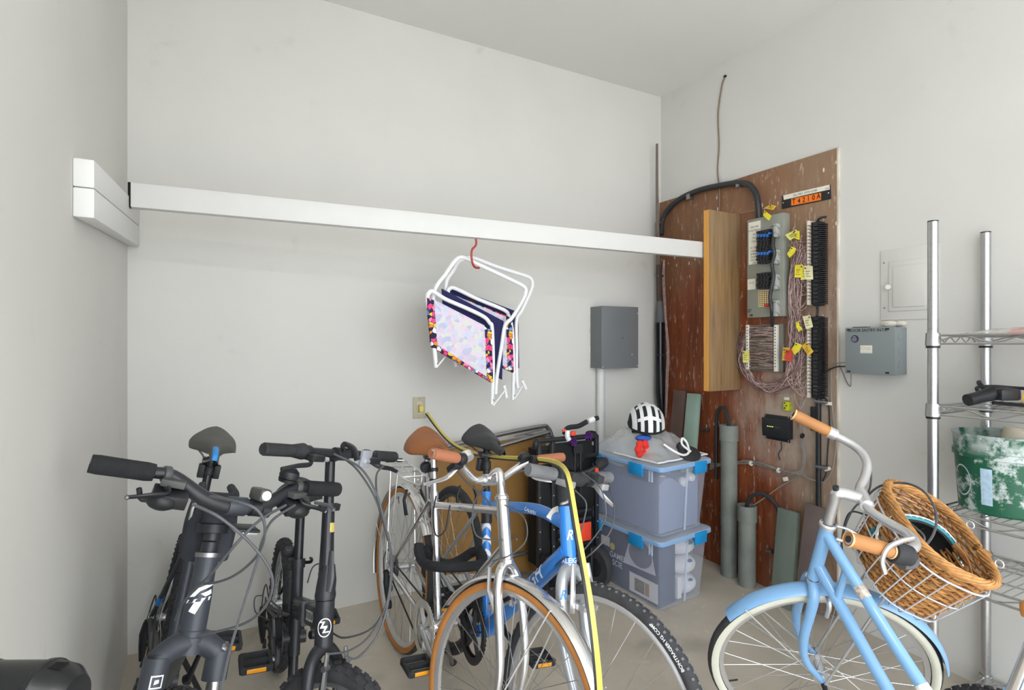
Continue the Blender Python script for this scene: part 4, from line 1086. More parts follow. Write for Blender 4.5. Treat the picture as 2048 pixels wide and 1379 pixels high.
zz = [[(-.013, .012), (.006, .012), (.002, .008), (.0, .008), (-.004, -.002), (.0105, .008), (.012, .012)]]
def zshape(ox, oy, s_=1.):
    p = [(-.012, .010), (.004, .010), (-.0035, -.004), (.008, -.004), (.0105, -.0075), (-.0105, -.0075), (-.003, .0065), (-.014, .0065)]
    return [V((ox + x * s_, oy + y * s_, 0)) for x, y in p]
z1, z2 = zshape(-.003, .006), zshape(.004, -.0055)
sv, sf = list(shp[0]), list(shp[1])
for z_ in (z1, z2):
    o_ = len(sv); sv += z_; sf += [(o_ + 0, o_ + 1, o_ + 6, o_ + 7), (o_ + 1, o_ + 2, o_ + 5, o_ + 6), (o_ + 2, o_ + 3, o_ + 4, o_ + 5)]
part('head_badge', wrapped('', 1, B.axp(.565), B.ax, V((1, -.12, 0)), .0253, shapes=(sv, sf)), m_bwhite, ht, xf=B.W)
# main tube, hinge, seat tube, rear triangle
mt0, mt1 = B.axp(.575, -.015), V((.42, 0, .42))
mt = B.p('main_tube', G().bar(mt0, mt0.lerp(mt1, .55), .036, .06).bar(mt0.lerp(mt1, .52), mt1, .038, .066), m_bmatte, bev=.008)
hg = B.p('frame_hinge', G().bar(mt0.lerp(mt1, .47), mt0.lerp(mt1, .53), .052, .07).cyl(mt0.lerp(mt1, .5) + V((0, .028, -.035)), mt0.lerp(mt1, .5) + V((0, .028, .035)), .009, 10), m_gold, bev=.003)
part('latch_lever', G().tube(cr([mt0.lerp(mt1, .5) + V((0, -.03, .01)), mt0.lerp(mt1, .62) + V((0, -.04, .02)), mt0.lerp(mt1, .72) + V((0, -.034, .01))], 4), .009, 8, flat=.6), m_rubber, hg, xf=B.W)
part('lettering', G().add(*(lambda q: ([mt0.lerp(mt1, .26) + (mt0 - mt1).normalized() * v.x + V((-(mt0 - mt1).normalized().z, 0, (mt0 - mt1).normalized().x)) * v.y + V((0, -.0186, 0)) for v in q[0]], q[1]))(text2d('ZIZZO', .04, True))), m_bwhite, mt, xf=B.W)
sdir = V((-cos(radians(73)), 0, sin(radians(73))))
B.p('seat_tube', G().cyl(V((.415, 0, .25)), V((.415, 0, .25)) + sdir * .30, .0205, 16), m_bmatte)
sp0 = V((.415, 0, .25)) - sdir * .12; sp1 = V((.415, 0, .25)) + sdir * .50
B.p('seat_post', G().cyl(sp0, sp1, .0165, 16), mat('black_gloss', '26272B', .2))
sc = B.p('seat_clamp', G().cyl(V((.415, 0, .25)) + sdir * .285, V((.415, 0, .25)) + sdir * .315, .025, 16), m_bmatte)
part('quick_release', G().tube(cr([V((.415, .025, .25)) + sdir * .30, V((.44, .04, .25)) + sdir * .31, V((.47, .04, .25)) + sdir * .33, V((.49, .03, .25)) + sdir * .34], 4), .006, 8, flat=.6), m_bmatte, sc, xf=B.W)
B.p('rear_reflector', G().box(sp0 + sdir * .45 + V((-.03, -.02, 0)), (.02, .05, .035)), m_dark, bev=.004)
B.saddle(sp1 + V((0, 0, .06)), .25, .17, mat('black_vinyl', '38393B', .5), thick=.05)
B.stays(.25, bb, V((.415, 0, .25)) + sdir * .12, m_bmatte, .0095)
B.p('stay_bridge', G().tube(cr([V((.16, -.03, .36)), V((.12, 0, .38)), V((.16, .03, .36))], 4), .007, 8), m_bmatte)
# fork
g = G()
for sg in (1, -1): g.tube(cr([B.axp(.515), B.axp(.50, .0, sg * .03), B.axp(.46, .004, sg * .055), B.axp(.36, .006, sg * .058), B.fa + V((0, sg * .055, 0))], 5), [.019, .018, .0165, .014, .011], 12)
B.p('fork', g, m_bmatte, st=True)
g = G()
for sg in (1, -1):
    g.tube([B.axp(.41, .035, sg * .036), B.axp(.46, .05, sg * .045), B.axp(.525, .05, sg * .035)], [.009, .008, .0055], 6)
    g.box(B.axp(.43, .045, sg * .027), (.05, .012, .014)); g.cyl(B.axp(.49, .05, sg * .05), B.axp(.49, .05, sg * .03), .008, 8)
B.p('front_brake', g, m_steel, st=True)
# handlepost
hp = B.p('handlepost', G().tube([B.axp(.70), B.axp(.78), B.axp(.865)], [.021, .0185, .0175], 16).tube([B.axp(.86), B.axp(1.015)], .0145, 16), mat('black_gloss', '26272B', .2), st=True)
B.p('handlepost_hinge', G().lathe([(0, 0), (.027, 0), (.029, .012), (.026, .03), (.0, .03)], B.axp(.63), B.ax, 16).tube([B.axp(.655), B.axp(.68, .004), B.axp(.72, .006)], [.027, .026, .020], 14), m_bmatte, st=True)
B.p('hinge_lever', G().tube(cr([B.axp(.66, .022, -.012), B.axp(.70, .030, -.012), B.axp(.76, .024, -.006)], 4), [.011, .012, .006], 8, flat=.7), mat('grey_lever', '4A4B50', .35), st=True)
pc = B.p('post_clamp', G().cyl(B.axp(.858), B.axp(.88), .0225, 16), m_bmatte, st=True)
part('clamp_ear', G().box(B.axp(.869, 0, .03), (.016, .022, .02)).box(B.axp(.869, 0, -.028), (.016, .016, .018)), m_bmatte, pc, xf=B.S, bev=.002)
part('gold_sticker', wrapped('', 1, B.axp(.815), B.ax, V((1, .1, 0)), .0186, shapes=([V((-.011, -.013, 0)), V((.011, -.013, 0)), V((.011, .013, 0)), V((-.011, .013, 0))], [(0, 1, 2, 3)])), mat('gold_sticker', 'CDBB6A', .35, var=.3, vscale=120), hp, xf=B.S)
bx = B.axp(1.024, .04)
B.p('bar_clamp', G().cyl(bx + V((0, -.025, 0)), bx + V((0, .025, 0)), .019, 14).tube([B.axp(1.005), bx], .0165, 12), m_bmatte, st=True)
B.p('handlebar', G().cyl(bx + V((-.008, -.265, 0)), bx + V((-.008, .265, 0)), .0125, 14), m_bmatte, st=True)
B.p('clamp_lever', G().tube(cr([bx + V((.02, -.01, .01)), bx + V((.0, .0, .03)), bx + V((.015, .03, .022)), bx + V((.03, .045, -.01))], 5), .010, 8, flat=.5), m_dark, st=True)
for sg in (1, -1):
    a, b = bx + V((-.008, sg * .165, 0)), bx + V((-.008, sg * .272, 0))
    B.grip(a, b, .0165, m_rubber, ribs=1)
    c = bx + V((-.008, sg * .125, 0))
    lv = B.p('brake_lever', G().tube(cr([c + V((.02, 0, -.012)), c + V((.045, sg * .02, -.025)), c + V((.05, sg * .07, -.03)), c + V((.045, sg * .115, -.04))], 5), [.009, .008, .007, .006], 8, flat=.6), m_dark, st=True)
    part('lever_body', G().cyl(c + V((0, -.012, 0)), c + V((0, .012, 0)), .018, 14).box(c + V((.028, -sg * .004, -.01)), (.04, .045, .018)), m_dark, lv, xf=B.S, bev=.003)
    part('barrel_adjuster', G().cyl(c + V((.04, -sg * .03, -.012)), c + V((.04, -sg * .045, -.012)), .007, 10), m_alloy, lv, xf=B.S)
    if sg < 0: part('twist_shifter', G().tube([c + V((0, -.014, 0)), c + V((0, -.02, 0)), c + V((0, -.05, 0))], [.0225, .0225, .0175], 18), m_rubber, lv, xf=B.S)
B.p('front_reflector', G().box(bx + V((.025, .085, -.006)), (.012, .046, .052)), m_clear, st=True, bev=.004)
rw = lambda *q: [atd(*p) for p in q]
m_cg = mat('cable_sheath', '4E5054', .5)
B.cable(rw((690, 918, 1.50), (715, 940, 1.47), (745, 985, 1.45), (765, 1035, 1.45), (780, 1090, 1.47), (784, 1140, 1.5), (776, 1200, 1.52), (745, 1255, 1.52), (690, 1275, 1.55), (662, 1264, 1.62)), m_cg, .0028)
B.cable(rw((668, 908, 1.48), (720, 935, 1.46), (752, 985, 1.44), (768, 1040, 1.44), (779, 1090, 1.46), (782, 1145, 1.48), (772, 1210, 1.48), (740, 1270, 1.46), (700, 1300, 1.45), (655, 1308, 1.44)), m_cg, .0028)
B.cable(rw((768, 931, 1.66), (753, 950, 1.6), (755, 1000, 1.52), (768, 1050, 1.48), (781, 1100, 1.48), (783, 1150, 1.5), (775, 1210, 1.48), (755, 1270, 1.45), (715, 1315, 1.43), (688, 1310, 1.43)), m_cg, .0028)
B.crank(bb, 8, .1, m_bmatte, m_dark, m_rubber, L=.16)
B.chain(bb, .1, .25, .025); B.derailleur(.25, m_dark)
B.cable(rw((615, 1165, 1.95), (625, 1135, 1.93), (640, 1128, 1.92), (637, 1150, 1.93)), m_cg, .0025)
B.cable(rw((525, 1190, 2.1), (510, 1195, 2.05), (512, 1225, 2.05), (540, 1240, 2.1)), m_cg, .0022)
FOLD = B

# ---------------- mountain bike
m_mtb = mat('charcoal_paint', '3A3E46', .38, var=.05, vscale=8)
m_azure = mat('azure', '2F8FE0', .4)
B = Bike('mountain_bicycle', 'charcoal mountain bicycle with wide handlebar beside the left wall', dict(X=-.165, Y=2.47, psi=-89.66, lean=-11.9, steer=19.1, wb=1.085, R=.300, ha=73.2, off=.045, bbx=.434, bbz=.302))
B.fm = m_mtb
bb = V((.434, 0, .302)); htb, htt = B.axp(.675), B.axp(.845); stt = seat_pt(B, .42)
B.wheel('rear_wheel', False, .300, .026, m_tyre, m_dark, 32, tread=(60, .014, .007))
B.wheel('front_wheel', True, .300, .026, m_tyre, m_dark, 32, tread=(60, .014, .007))
L_ = (htt - htb).length
ht = B.p('head_tube', G().lathe([(.0, 0), (.0305, 0), (.0305, .012), (.029, .014), (.0275, L_ * .45), (.0255, L_ * .6), (.0245, L_ * .8), (.0265, L_ - .012), (.0265, L_), (0, L_)], htb, B.ax, 24), m_mtb)
for z0, r in ((.668, .0325), (.846, .0285)): part('headset_cup', G().cyl(B.axp(z0 - .004), B.axp(z0 + .006), r, 22), m_steel if z0 > .7 else m_mtb, ht, xf=B.W)
# stylised mark on the head tube
g1 = [(-.026, .006), (-.012, .026), (.026, .040), (.028, .032), (.004, .022), (-.006, .010), (.006, .008), (.010, .016), (.016, .018), (.013, .004), (-.026, .006)]
mk = [V((x, y, 0)) for x, y in [(-.028, .002), (-.016, .020), (.022, .036), (.028, .030), (-.004, .016), (-.014, .004)]]
mk2 = [V((x, y, 0)) for x, y in [(-.002, .010), (.022, .020), (.026, .010), (.010, .004)]]
mk3 = [V((x, y, 0)) for x, y in [(-.030, -.004), (.026, .004), (.022, -.004), (.006, -.006), (-.006, -.034), (-.022, -.028), (-.012, -.008), (-.034, -.012)]]
sv, sf = [], []
for q, fc in ((mk, [(0, 1, 4, 5), (1, 2, 3, 4)]), (mk2, [(0, 1, 2, 3)]), (mk3, [(0, 1, 2, 7), (7, 2, 3, 6), (6, 3, 4, 5)])):
    o_ = len(sv); sv += q; sf += [tuple(i + o_ for i in f) for f in fc]
part('head_mark', wrapped('', 1, B.axp(.755), B.ax, V((1, .05, 0)), .0282, sx=1., shapes=(sv, sf)), m_bwhite, ht, xf=B.W)
tt1 = stt - (stt - bb).normalized() * .03
B.p('top_tube', G().tube([B.axp(.815), tt1], [.019, .0165], 14), m_mtb)
B.p('down_tube', G().tube([B.axp(.715), bb], [.0255, .024], 16), m_mtb)
B.p('seat_tube', G().cyl(bb, stt, .017, 16).cyl(stt - (stt - bb).normalized() * .02, stt, .021, 16), m_mtb)
ss = B.stays(.300, bb, tt1, m_mtb, .0105)
for sg in (1, -1):
    a_, b_ = tt1.lerp(V((0, sg * .06, .300)), .68) + V((0, sg * .006, 0)), tt1.lerp(V((0, sg * .06, .300)), .78) + V((0, sg * .004, 0))
    part('blue_band', G().cyl(a_, b_, .0105, 10), m_azure, ss, xf=B.W)
    part('grey_cap', G().cyl(V((.30, sg * .033, .31)), V((.17, sg * .045, .322)), .0135, 10), mat('stay_grey', '6E6F70', .5), ss, xf=B.W)
sd = seat_pt(B, .743)
sp = B.p('seat_post', G().cyl(stt - (sd - stt) * .25, sd - (sd - stt).normalized() * .06, .0145, 14), mat('black_gloss', '26272B', .2))
part('lamp_bracket', G().cyl(seat_pt(B, .62), seat_pt(B, .65), .019, 12).box(seat_pt(B, .635) + V((0, .024, 0)), (.03, .02, .045)).box(seat_pt(B, .635) + V((0, -.024, 0)), (.03, .02, .045)), m_dark, sp, xf=B.W, bev=.003)
s_ = B.saddle(sd, .27, .155, mat('saddle_charcoal', '5A5A57', .6, var=.08), thick=.05, tilt=-.06)
part('blue_stripe', G().tube(cr([sd + V((.085, 0, -.012)), sd + V((.125, 0, -.013)), sd + V((.152, 0, -.022)), sd + V((.158, 0, -.04))], 4), .009, 8, flat=.5, nrm=(0, 0, 1)), m_azure, s_, xf=B.W)
# suspension fork
g = G()
arch = [B.axp(.60, .012, -.068), B.axp(.635, .012, -.066), B.axp(.652, .008, -.048), B.axp(.662, .004, -.02), B.axp(.664, .004, .02), B.axp(.652, .008, .048), B.axp(.635, .012, .066), B.axp(.60, .012, .068)]
g.tube(cr(arch, 5), [.024, .026, .026, .028, .028, .026, .026, .024], 14)
for sg in (1, -1): g.cyl(B.axp(.585, .012, sg * .068), B.axp(.645, .012, sg * .068), .0275, 18)
g.cyl(B.axp(.64), B.axp(.67), .032, 18)
cw = B.p('fork_crown', g, m_mtb, st=True)
part('preload_cap', G().lathe([(.022, 0), (.022, .006), (.012, .010), (0, .010)], B.axp(.645, .012, -.068), B.ax, 14), m_dark, cw, xf=B.S)
part('lockout_dial', G().lathe([(.024, 0), (.024, .008), (.018, .016), (0, .016)], B.axp(.645, .012, .068), B.ax, 14), m_steel, cw, xf=B.S)
sq = [V((x, y, 0)) for x, y in [(-.013, -.013), (.013, -.013), (.013, .013), (-.013, .013), (-.010, -.010), (.010, -.010), (.010, .010), (-.010, .010), (-.005, -.005), (.005, -.002), (.004, .005), (-.004, .004)]]
part('square_badge', wrapped('', 1, B.axp(.602, .012, -.068), B.ax, V((1, -.1, 0)), .0279, shapes=(sq, [(0, 1, 5, 4), (1, 2, 6, 5), (2, 3, 7, 6), (3, 0, 4, 7), (8, 9, 10, 11)])), m_bwhite, cw, xf=B.S)
for sg in (1, -1): B.p('stanchion', G().cyl(B.axp(.47, .02, sg * .068), B.axp(.59, .012, sg * .068), .0155, 16), m_chrome, st=True)
g = G()
for sg in (1, -1): g.tube([B.axp(.50, .018, sg * .068), B.axp(.42, .022, sg * .068), B.fa + V((0, sg * .06, 0))], [.0225, .021, .016], 14)
g.tube(cr([B.axp(.49, .03, -.066), B.axp(.53, .05, -.04), B.axp(.54, .055, 0), B.axp(.53, .05, .04), B.axp(.49, .03, .066)], 4), .013, 8)
B.p('fork_lowers', g, m_mtb, st=True)
# stem, spacers, bars
g = G()
for k in range(3): g.lathe([(.0, 0), (.0195, .001), (.0195, .024), (0, .025)], B.axp(.852 + k * .026), B.ax, 18)
B.p('spacers', g, m_bmatte, st=True)
cl = B.axp(.985, .10)
B.p('stem', G().cyl(B.axp(.93), B.axp(.975), .0215, 16).bar(B.axp(.955), cl, .034, .032).cyl(cl + V((0, -.024, 0)), cl + V((0, .024, 0)), .0225, 16), m_mtb, st=True, bev=.003)
ga = lambda sg: (B.axp(1.036, .075, sg * .20), B.axp(1.036, .054, sg * .305))
B.p('handlebar', G().tube(cr([ga(-1)[1], ga(-1)[0], B.axp(1.034, .085, -.15), B.axp(1.0, .098, -.085), cl + V((0, -.03, 0)), cl, cl + V((0, .03, 0)), B.axp(1.0, .098, .085), B.axp(1.034, .085, .15), ga(1)[0], ga(1)[1]], 5), [.0125, .0125, .0145, .0175, .0185, .0185, .0185, .0175, .0145, .0125, .0125], 14), m_bmatte, st=True)
for sg in (1, -1):
    a, b = ga(sg)
    B.grip(a + (a - b) * .12, b, .0205, mat('grip_rubber', '242528', .8, bump=.8, bscale=450, var=.15, vscale=60), flare=.03)
    c = a + (a - b) * .35
    lv = B.p('brake_lever', G().tube(cr([c + V((.02, sg * .005, -.014)), c + V((.045, sg * .0, -.03)), c + V((.055, sg * .04, -.035)), c + V((.045, sg * .075, -.045))], 5), [.008, .008, .007, .0055], 8, flat=.6), m_dark, st=True)
    part('lever_clamp', G().cyl(c + V((0, -.008, 0)), c + V((0, .008, 0)), .019, 14).box(c + V((.025, -sg * .012, -.012)), (.03, .05, .016), Matrix.Rotation(sg * .4, 3, 'Z')), mat('lever_grey', '4C4D4C', .45), lv, xf=B.S, bev=.003)
    part('shifter_pod', G().box(c + V((.028, -sg * .012, -.042)), (.05, .07, .03), Matrix.Rotation(sg * .25, 3, 'Z') @ Matrix.Rotation(.3, 3, 'Y')).sph(c + V((.03, -sg * .0, -.05)), (.03, .034, .022), 14, 8).tube(cr([c + V((.02, 0, -.045)), c + V((.0, sg * .03, -.06)), c + V((.0, sg * .045, -.035))], 4), .006, 8), m_dark, lv, xf=B.S, bev=.004)
    part('lever_tip', G().sph(c + V((.045, sg * .075, -.045)), .0055, 8, 6), m_steel, lv, xf=B.S)
hl = B.p('headlight', G().box(cl + V((.01, .045, .036)), (.062, .03, .03), Matrix.Rotation(-.15, 3, 'Y')), mat('lamp_grey', '4D4E4C', .4), st=True, bev=.007)
part('lens', G().lathe([(0, .004), (.011, .003), (.012, 0), (0, 0)], cl + V((.0415, .045, .041)), (1, 0, .15), 16), mat('lens_white', 'F3F3F3', .15, coat=.5), hl, xf=B.S)
part('lamp_clamp', G().cyl(cl + V((0, .035, 0)), cl + V((0, .058, 0)), .021, 14).cyl(cl + V((0, .062, -.004)), cl + V((0, .085, -.006)), .018, 12), m_dark, hl, xf=B.S)
rf = B.p('front_reflector', G().box(cl + V((.02, .03, -.045)), (.05, .055, .006)), m_dark, st=True, bev=.002)
part('clear_plate', G().box(cl + V((.02, .03, -.052)), (.044, .05, .006)), m_clear, rf, xf=B.S, bev=.002)
bc = ga(1)[0] + V((.005, -.07, .03))
bl_ = B.p('bell', G().lathe([(.0, -.008), (.024, -.008), (.026, 0), (.024, .010), (.015, .018), (0, .021)], bc, (0, 0, 1), 20), m_dark, st=True)
part('bell_base', G().lathe([(.0, -.018), (.023, -.018), (.025, -.010), (0, -.010)], bc, (0, 0, 1), 20).box(bc + V((0, .028, -.013)), (.012, .018, .006)), m_dark, bl_, xf=B.S)
B.cable(rw((420, 992, 1.02), (470, 1002, .98), (515, 1020, .98), (530, 1060, 1.0), (515, 1110, 1.05), (470, 1150, 1.1), (425, 1166, 1.15), (395, 1165, 1.2)), m_cg, .0026)
B.cable(rw((385, 1008, .95), (440, 1035, .95), (500, 1085, .98), (540, 1140, 1.0), (543, 1185, 1.02), (520, 1225, 1.05), (480, 1250, 1.08), (395, 1272, 1.12)), m_cg, .0026)
B.cable(rw((590, 1010, 1.2), (545, 1040, 1.12), (525, 1080, 1.06), (515, 1120, 1.04), (490, 1200, 1.02), (460, 1300, 1.0), (440, 1390, .99)), m_cg, .0026)
B.cable(rw((572, 1010, 1.2), (520, 1040, 1.14), (470, 1090, 1.1), (420, 1150, 1.12), (370, 1200, 1.2), (350, 1240, 1.26)), m_cg, .0028)
B.cable(rw((630, 1005, 1.2), (655, 1010, 1.18), (668, 1020, 1.16)), m_cg, .0035)
B.crank(bb, 244, .085, m_dark, m_dark, m_rubber, L=.17)
B.chain(bb, .085, .300)
B.cassette(.300, 8); B.derailleur(.300, m_dark)
B.p('kickstand', G().tube([(.30, .05, .30), (.24, .15, .12), (.22, .185, .05)], [.009, .008, .008], 8), m_dark)
MTB = B
# bag strapped behind the head tube
m_nyl = mat('black_nylon', '30333A', .8, bump=.4, bscale=300, var=.1, vscale=15)
T = thing('frame_bag', 'dark grey nylon pouch strapped behind the mountain bike head tube', 'bag', B.W(B.axp(.80, -.09)))
z0, z1 = .835, .955
def bagpt(u, v):
    a = u * 2 * pi; e = .5
    ca, sa = cos(a), sin(a)
    w = .056 + .006 * sin(v * pi); l = .062
    x = (abs(ca) ** e) * (1 if ca > 0 else -1) * l; y = (abs(sa) ** e) * (1 if sa > 0 else -1) * w
    return B.axp(z0 - .02 + (z1 - z0) * v, -.108 + x, y)
g = G().grid(bagpt, 28, 10, closeu=True)
g.f.append(tuple(range(28))); g.f.append(tuple(range(28 * 10, 28 * 11))[::-1])
bag = part('pouch', g, m_nyl, T, xf=B.W, ang=50)
part('lid', G().tube(cr([B.axp(.965, -.16, -.036), B.axp(.968, -.06, -.040), B.axp(.968, -.045, 0), B.axp(.968, -.06, .040), B.axp(.965, -.16, .036)], 4), .011, 8), m_nyl, bag, xf=B.W)
part('strap', G().lathe([(.034, 0), (.036, .001), (.036, .021), (.034, .022)], B.axp(.893, -.006), B.ax, 20, closed=True), m_dark, T, xf=B.W)
part('sleeve', G().lathe([(.026, 0), (.028, .001), (.028, .048), (.026, .049)], B.axp(.915, -.004), B.ax, 20, closed=True), m_nyl, T, xf=B.W)
part('zip_pull', G().tube([B.axp(.955, -.05, -.046), B.axp(.935, -.052, -.052), B.axp(.905, -.065, -.052)], .005, 6), m_steel, T, xf=B.W)

# ---------------- pale blue cruiser
m_pale = mat('pale_blue_paint', '80AFDC', .3, coat=.5)
m_wwall = mat('whitewall', 'D9DACB', .6, var=.05)
m_tan2 = mat('tan_stitched', 'AE7847', .6, var=.08, vscale=14)
B = Bike('cruiser_bicycle', 'pale blue step-through bicycle with wicker front basket holder', dict(X=1.464, Y=.211, psi=74.555, lean=-6.172, steer=-117.72, wb=1.086, R=.345, ha=68.97, off=.091, bbx=.438, bbz=.281))
B.fm = m_pale
bb = V((.438, 0, .281)); htb, htt = B.axp(.666), B.axp(.845); stt = seat_pt(B, .40)
B.wheel('rear_wheel', False, .345, .02, m_tyre, m_alloy, 32, side=m_wwall)
B.wheel('front_wheel', True, .345, .02, m_tyre, m_alloy, 32, side=m_wwall)
B.p('head_tube', G().cyl(htb, htt, .0185, 18), m_pale)
ut = cr([B.axp(.825), B.axp(.825).lerp(seat_pt(B, .15), .5) + V((0, 0, -.01)), seat_pt(B, .15)], 6)
u_ = B.p('upper_tube', G().tube(ut, .0155, 16), m_pale)
lt_ = cr([B.axp(.715), B.axp(.715).lerp(bb, .5) + V((0, 0, -.01)), bb], 6)
B.p('lower_tube', G().tube(lt_, .0165, 16), m_pale)
B.p('tube_bridge', G().cyl(ut[2] + V((0, 0, -.005)), lt_[2] + V((0, 0, .0)), .010, 10), m_pale)
def band(i, m, n):
    a, b = V(ut[i]), V(ut[i + 1]); part(n, G().cyl(a.lerp(b, .1), a.lerp(b, .75), .0161, 16), m, u_, xf=B.W)
m_dec = mat('decal_band', 'B9AFA6', .4, var=.5, vscale=90)
band(3, m_dec, 'decal'); band(8, mat('decal_light', 'E3E1DC', .4, var=.3, vscale=60), 'decal')
B.p('seat_tube', G().cyl(bb, stt, .0155, 16), m_pale)
B.stays(.345, bb, seat_pt(B, .25), m_pale, .0085)
sd = seat_pt(B, .647)
B.p('seat_post', G().cyl(stt - (sd - stt) * .2, sd - (sd - stt).normalized() * .05, .0128, 14), m_chrome)
B.saddle(sd + V((-.105, 0, -.005)), .27, .2, mat('tan_saddle', 'C28446', .5), thick=.06)
g = G()
for sg in (1, -1):
    g.tube(cr([B.axp(.655), B.axp(.64, .0, sg * .03), B.axp(.6, .0, sg * .045), B.axp(.48, .0, sg * .05), B.axp(.40, .025, sg * .05), B.fa + V((0, sg * .048, 0))], 5), [.0165, .0165, .0155, .0145, .0115, .009], 12)
fk = B.p('fork', g, m_pale, st=True)
part('crown_ring', G().cyl(B.axp(.655), B.axp(.664), .0215, 18), m_chrome, fk, xf=B.S)
for sg in (1, -1): part('axle_cap', G().lathe([(0, .024), (.007, .022), (.009, 0), (0, 0)], B.fa + V((0, sg * .055, 0)), (0, sg, 0), 12), m_dark, fk, xf=B.S)
B.fender(True, .345, .02, 38, 172, m_pale, stays=(160,))
B.fender(False, .345, .02, 35, 190, m_pale, stays=(160,))
g = G()
for sg in (1, -1): g.tube(cr([B.axp(.64, .045, 0), B.axp(.625, .05, sg * .04), B.axp(.585, .05, sg * .045)], 4), [.007, .0075, .006], 8)
vb = B.p('front_brake', g, m_alloy, st=True)
cl = B.axp(.975, .075)
stem = B.p('stem', G().tube(cr([B.axp(.84), B.axp(.93), B.axp(.962, .006), cl], 6), [.0135, .0135, .0165, .0145], 14).cyl(cl + V((0, -.028, 0)), cl + V((0, .028, 0)), .018, 14).lathe([(.019, 0), (.023, .003), (.023, .012), (.018, .016)], B.axp(.845), B.ax, 18), m_chrome if False else m_alloy, st=True)
part('bolt_hole', G().cyl(B.axp(.966, -.004), B.axp(.976, -.008), .008, 10), m_ink, stem, xf=B.S)
gb = lambda sg: (B.axp(1.012, .04, sg * .262), B.axp(1.008, -.072, sg * .286))
bars = []
for sg in (-1, 1): bars.append([cl, cl + V((.006, sg * .05, .0)), cl + V((.03, sg * .105, .018)), cl + V((.04, sg * .16, .04)), cl + V((.022, sg * .215, .045)), gb(sg)[0], gb(sg)[1]])
B.p('handlebar', G().tube(cr(bars[0][:0:-1] + bars[1], 6), .0125, 14), m_alloy, st=True)
for sg in (1, -1):
    a, b = gb(sg)
    gp = B.grip(a, b, .0175, m_tan2, endcap=m_dark)
    d = (b - a).normalized()
    for q in (a, b): part('stitching', G().lathe([(.0172, -.0025), (.0185, 0), (.0172, .0025)], q, d, 24), mat('thread', 'D8B98C', .8), gp, xf=B.S)
    c = a - d * .018
    if sg < 0:
        wc = B.S(c); dd = wc.x * _s + wc.y * _c
        lv = B.p('brake_lever', G().tube(cr([B.invS(atd(1826, 1076, dd)), B.invS(atd(1800, 1083, dd - .015)), B.invS(atd(1776, 1096, dd - .025)), B.invS(atd(1765, 1120, dd - .025)), B.invS(atd(1771, 1146, dd - .02))], 5), [.006, .0085, .0085, .0075, .006], 8, flat=.7), m_alloy, st=True)
        part('twist_shifter', G().tube([c + d * .016, c + d * .01, c - d * .03], [.024, .027, .024], 20), m_rubber, lv, xf=B.S)
        part('lever_body', G().tube(cr([c - d * .04, c - d * .035 + V((.015, 0, -.015)), c + V((.02, sg * .01, -.02))], 4), [.013, .013, .011], 10), m_gold, lv, xf=B.S)
    else:
        lv = B.p('bar_collar', G().cyl(a, a - d * .022, .0185, 16), m_alloy, st=True)
B.cable(rw((1722, 903, 1.78), (1738, 925, 1.75), (1742, 960, 1.72), (1733, 990, 1.72), (1705, 1020, 1.72), (1688, 1060, 1.72), (1680, 1110, 1.74)), m_cg, .003)
B.cable(rw((1725, 1000, 1.72), (1760, 972, 1.7), (1810, 966, 1.65), (1850, 985, 1.58), (1872, 1025, 1.52), (1868, 1065, 1.48), (1845, 1095, 1.45), (1828, 1085, 1.46)), m_cg, .0033)
B.cable(rw((1800, 1030, 1.55), (1825, 1050, 1.5), (1848, 1072, 1.46), (1842, 1088, 1.45), (1822, 1086, 1.47)), m_cg, .003)
B.cable(rw((1735, 1030, 1.72), (1700, 1025, 1.74), (1685, 1070, 1.74), (1684, 1120, 1.74)), m_cable, .003)
B.crank(bb, -100, .085, m_alloy, m_alloy, m_rubber)
B.chain(bb, .085, .345)
CRUISER = B

# ---------------- basket (thing on its own) and its contents
m_wick = mat('wicker', 'B5834C', .55, var=.3, vscale=60)
m_wick2 = mat('wicker_dark', '97683A', .55, var=.3, vscale=50)
T = thing('wicker_basket', 'wicker basket in a white wire holder on the pale blue bicycle', 'basket', B.S(B.axp(.76, .24)))
BH, BZ = .20, .79
def bshape(a, v, grow=0.):
    ca, sa = cos(a), sin(a); e = .72
    hx = .092 + .025 * v + grow; hy = .135 + .042 * v + grow
    x = abs(ca) ** e * (1 if ca > 0 else -1) * hx; y = abs(sa) ** e * (1 if sa > 0 else -1) * hy
    return V((x, y, 0))
BC = B.axp(BZ, 0); BCX = BC + V((.212, 0, 0))
def bpt(a, v, grow=0.): return BCX + bshape(a, v, grow) + V((0, 0, BH * v))
g, g2 = G(), G(); NS = 34
for r_ in range(24):
    v = .03 + .90 * r_ / 23
    pts = [bpt(2 * pi * k / (NS * 3), v, .0045 * (1 if r_ % 2 else -1) * cos(pi * k / 3)) for k in range(NS * 3)]
    (g if r_ % 3 else g2).tube(pts, .0036, 5, closed=True)
wv = part('weave', g, m_wick, T, xf=B.S)
part('dark_strands', g2, m_wick2, wv, xf=B.S)
g = G()
for k in range(NS):
    a = 2 * pi * (k + .0) / NS
    g.tube([bpt(a, 0), bpt(a, .5), bpt(a, 1)], .0034, 5)
part('stakes', g, m_wick2, T, xf=B.S)
g = G()
for k in range(7):
    ph = 2 * pi * k / 7
    pts = [bpt(2 * pi * j / 120, .97, .0075 * cos(ph + j * .3)) + V((0, 0, .009 * sin(ph + j * .3))) for j in range(120)]
    g.tube(pts, .0042, 6, closed=True)
part('braided_rim', g, m_wick, T, xf=B.S)
g = G()
for k in range(20):
    x = -.088 + .176 * k / 19; w_ = sqrt(max(.02, 1 - (x / .1) ** 2)) * .130
    g.tube([BCX + V((x, -w_, .004)), BCX + V((x, w_, .004))], .005, 5)
part('base_weave', g, m_wick2, T, xf=B.S)
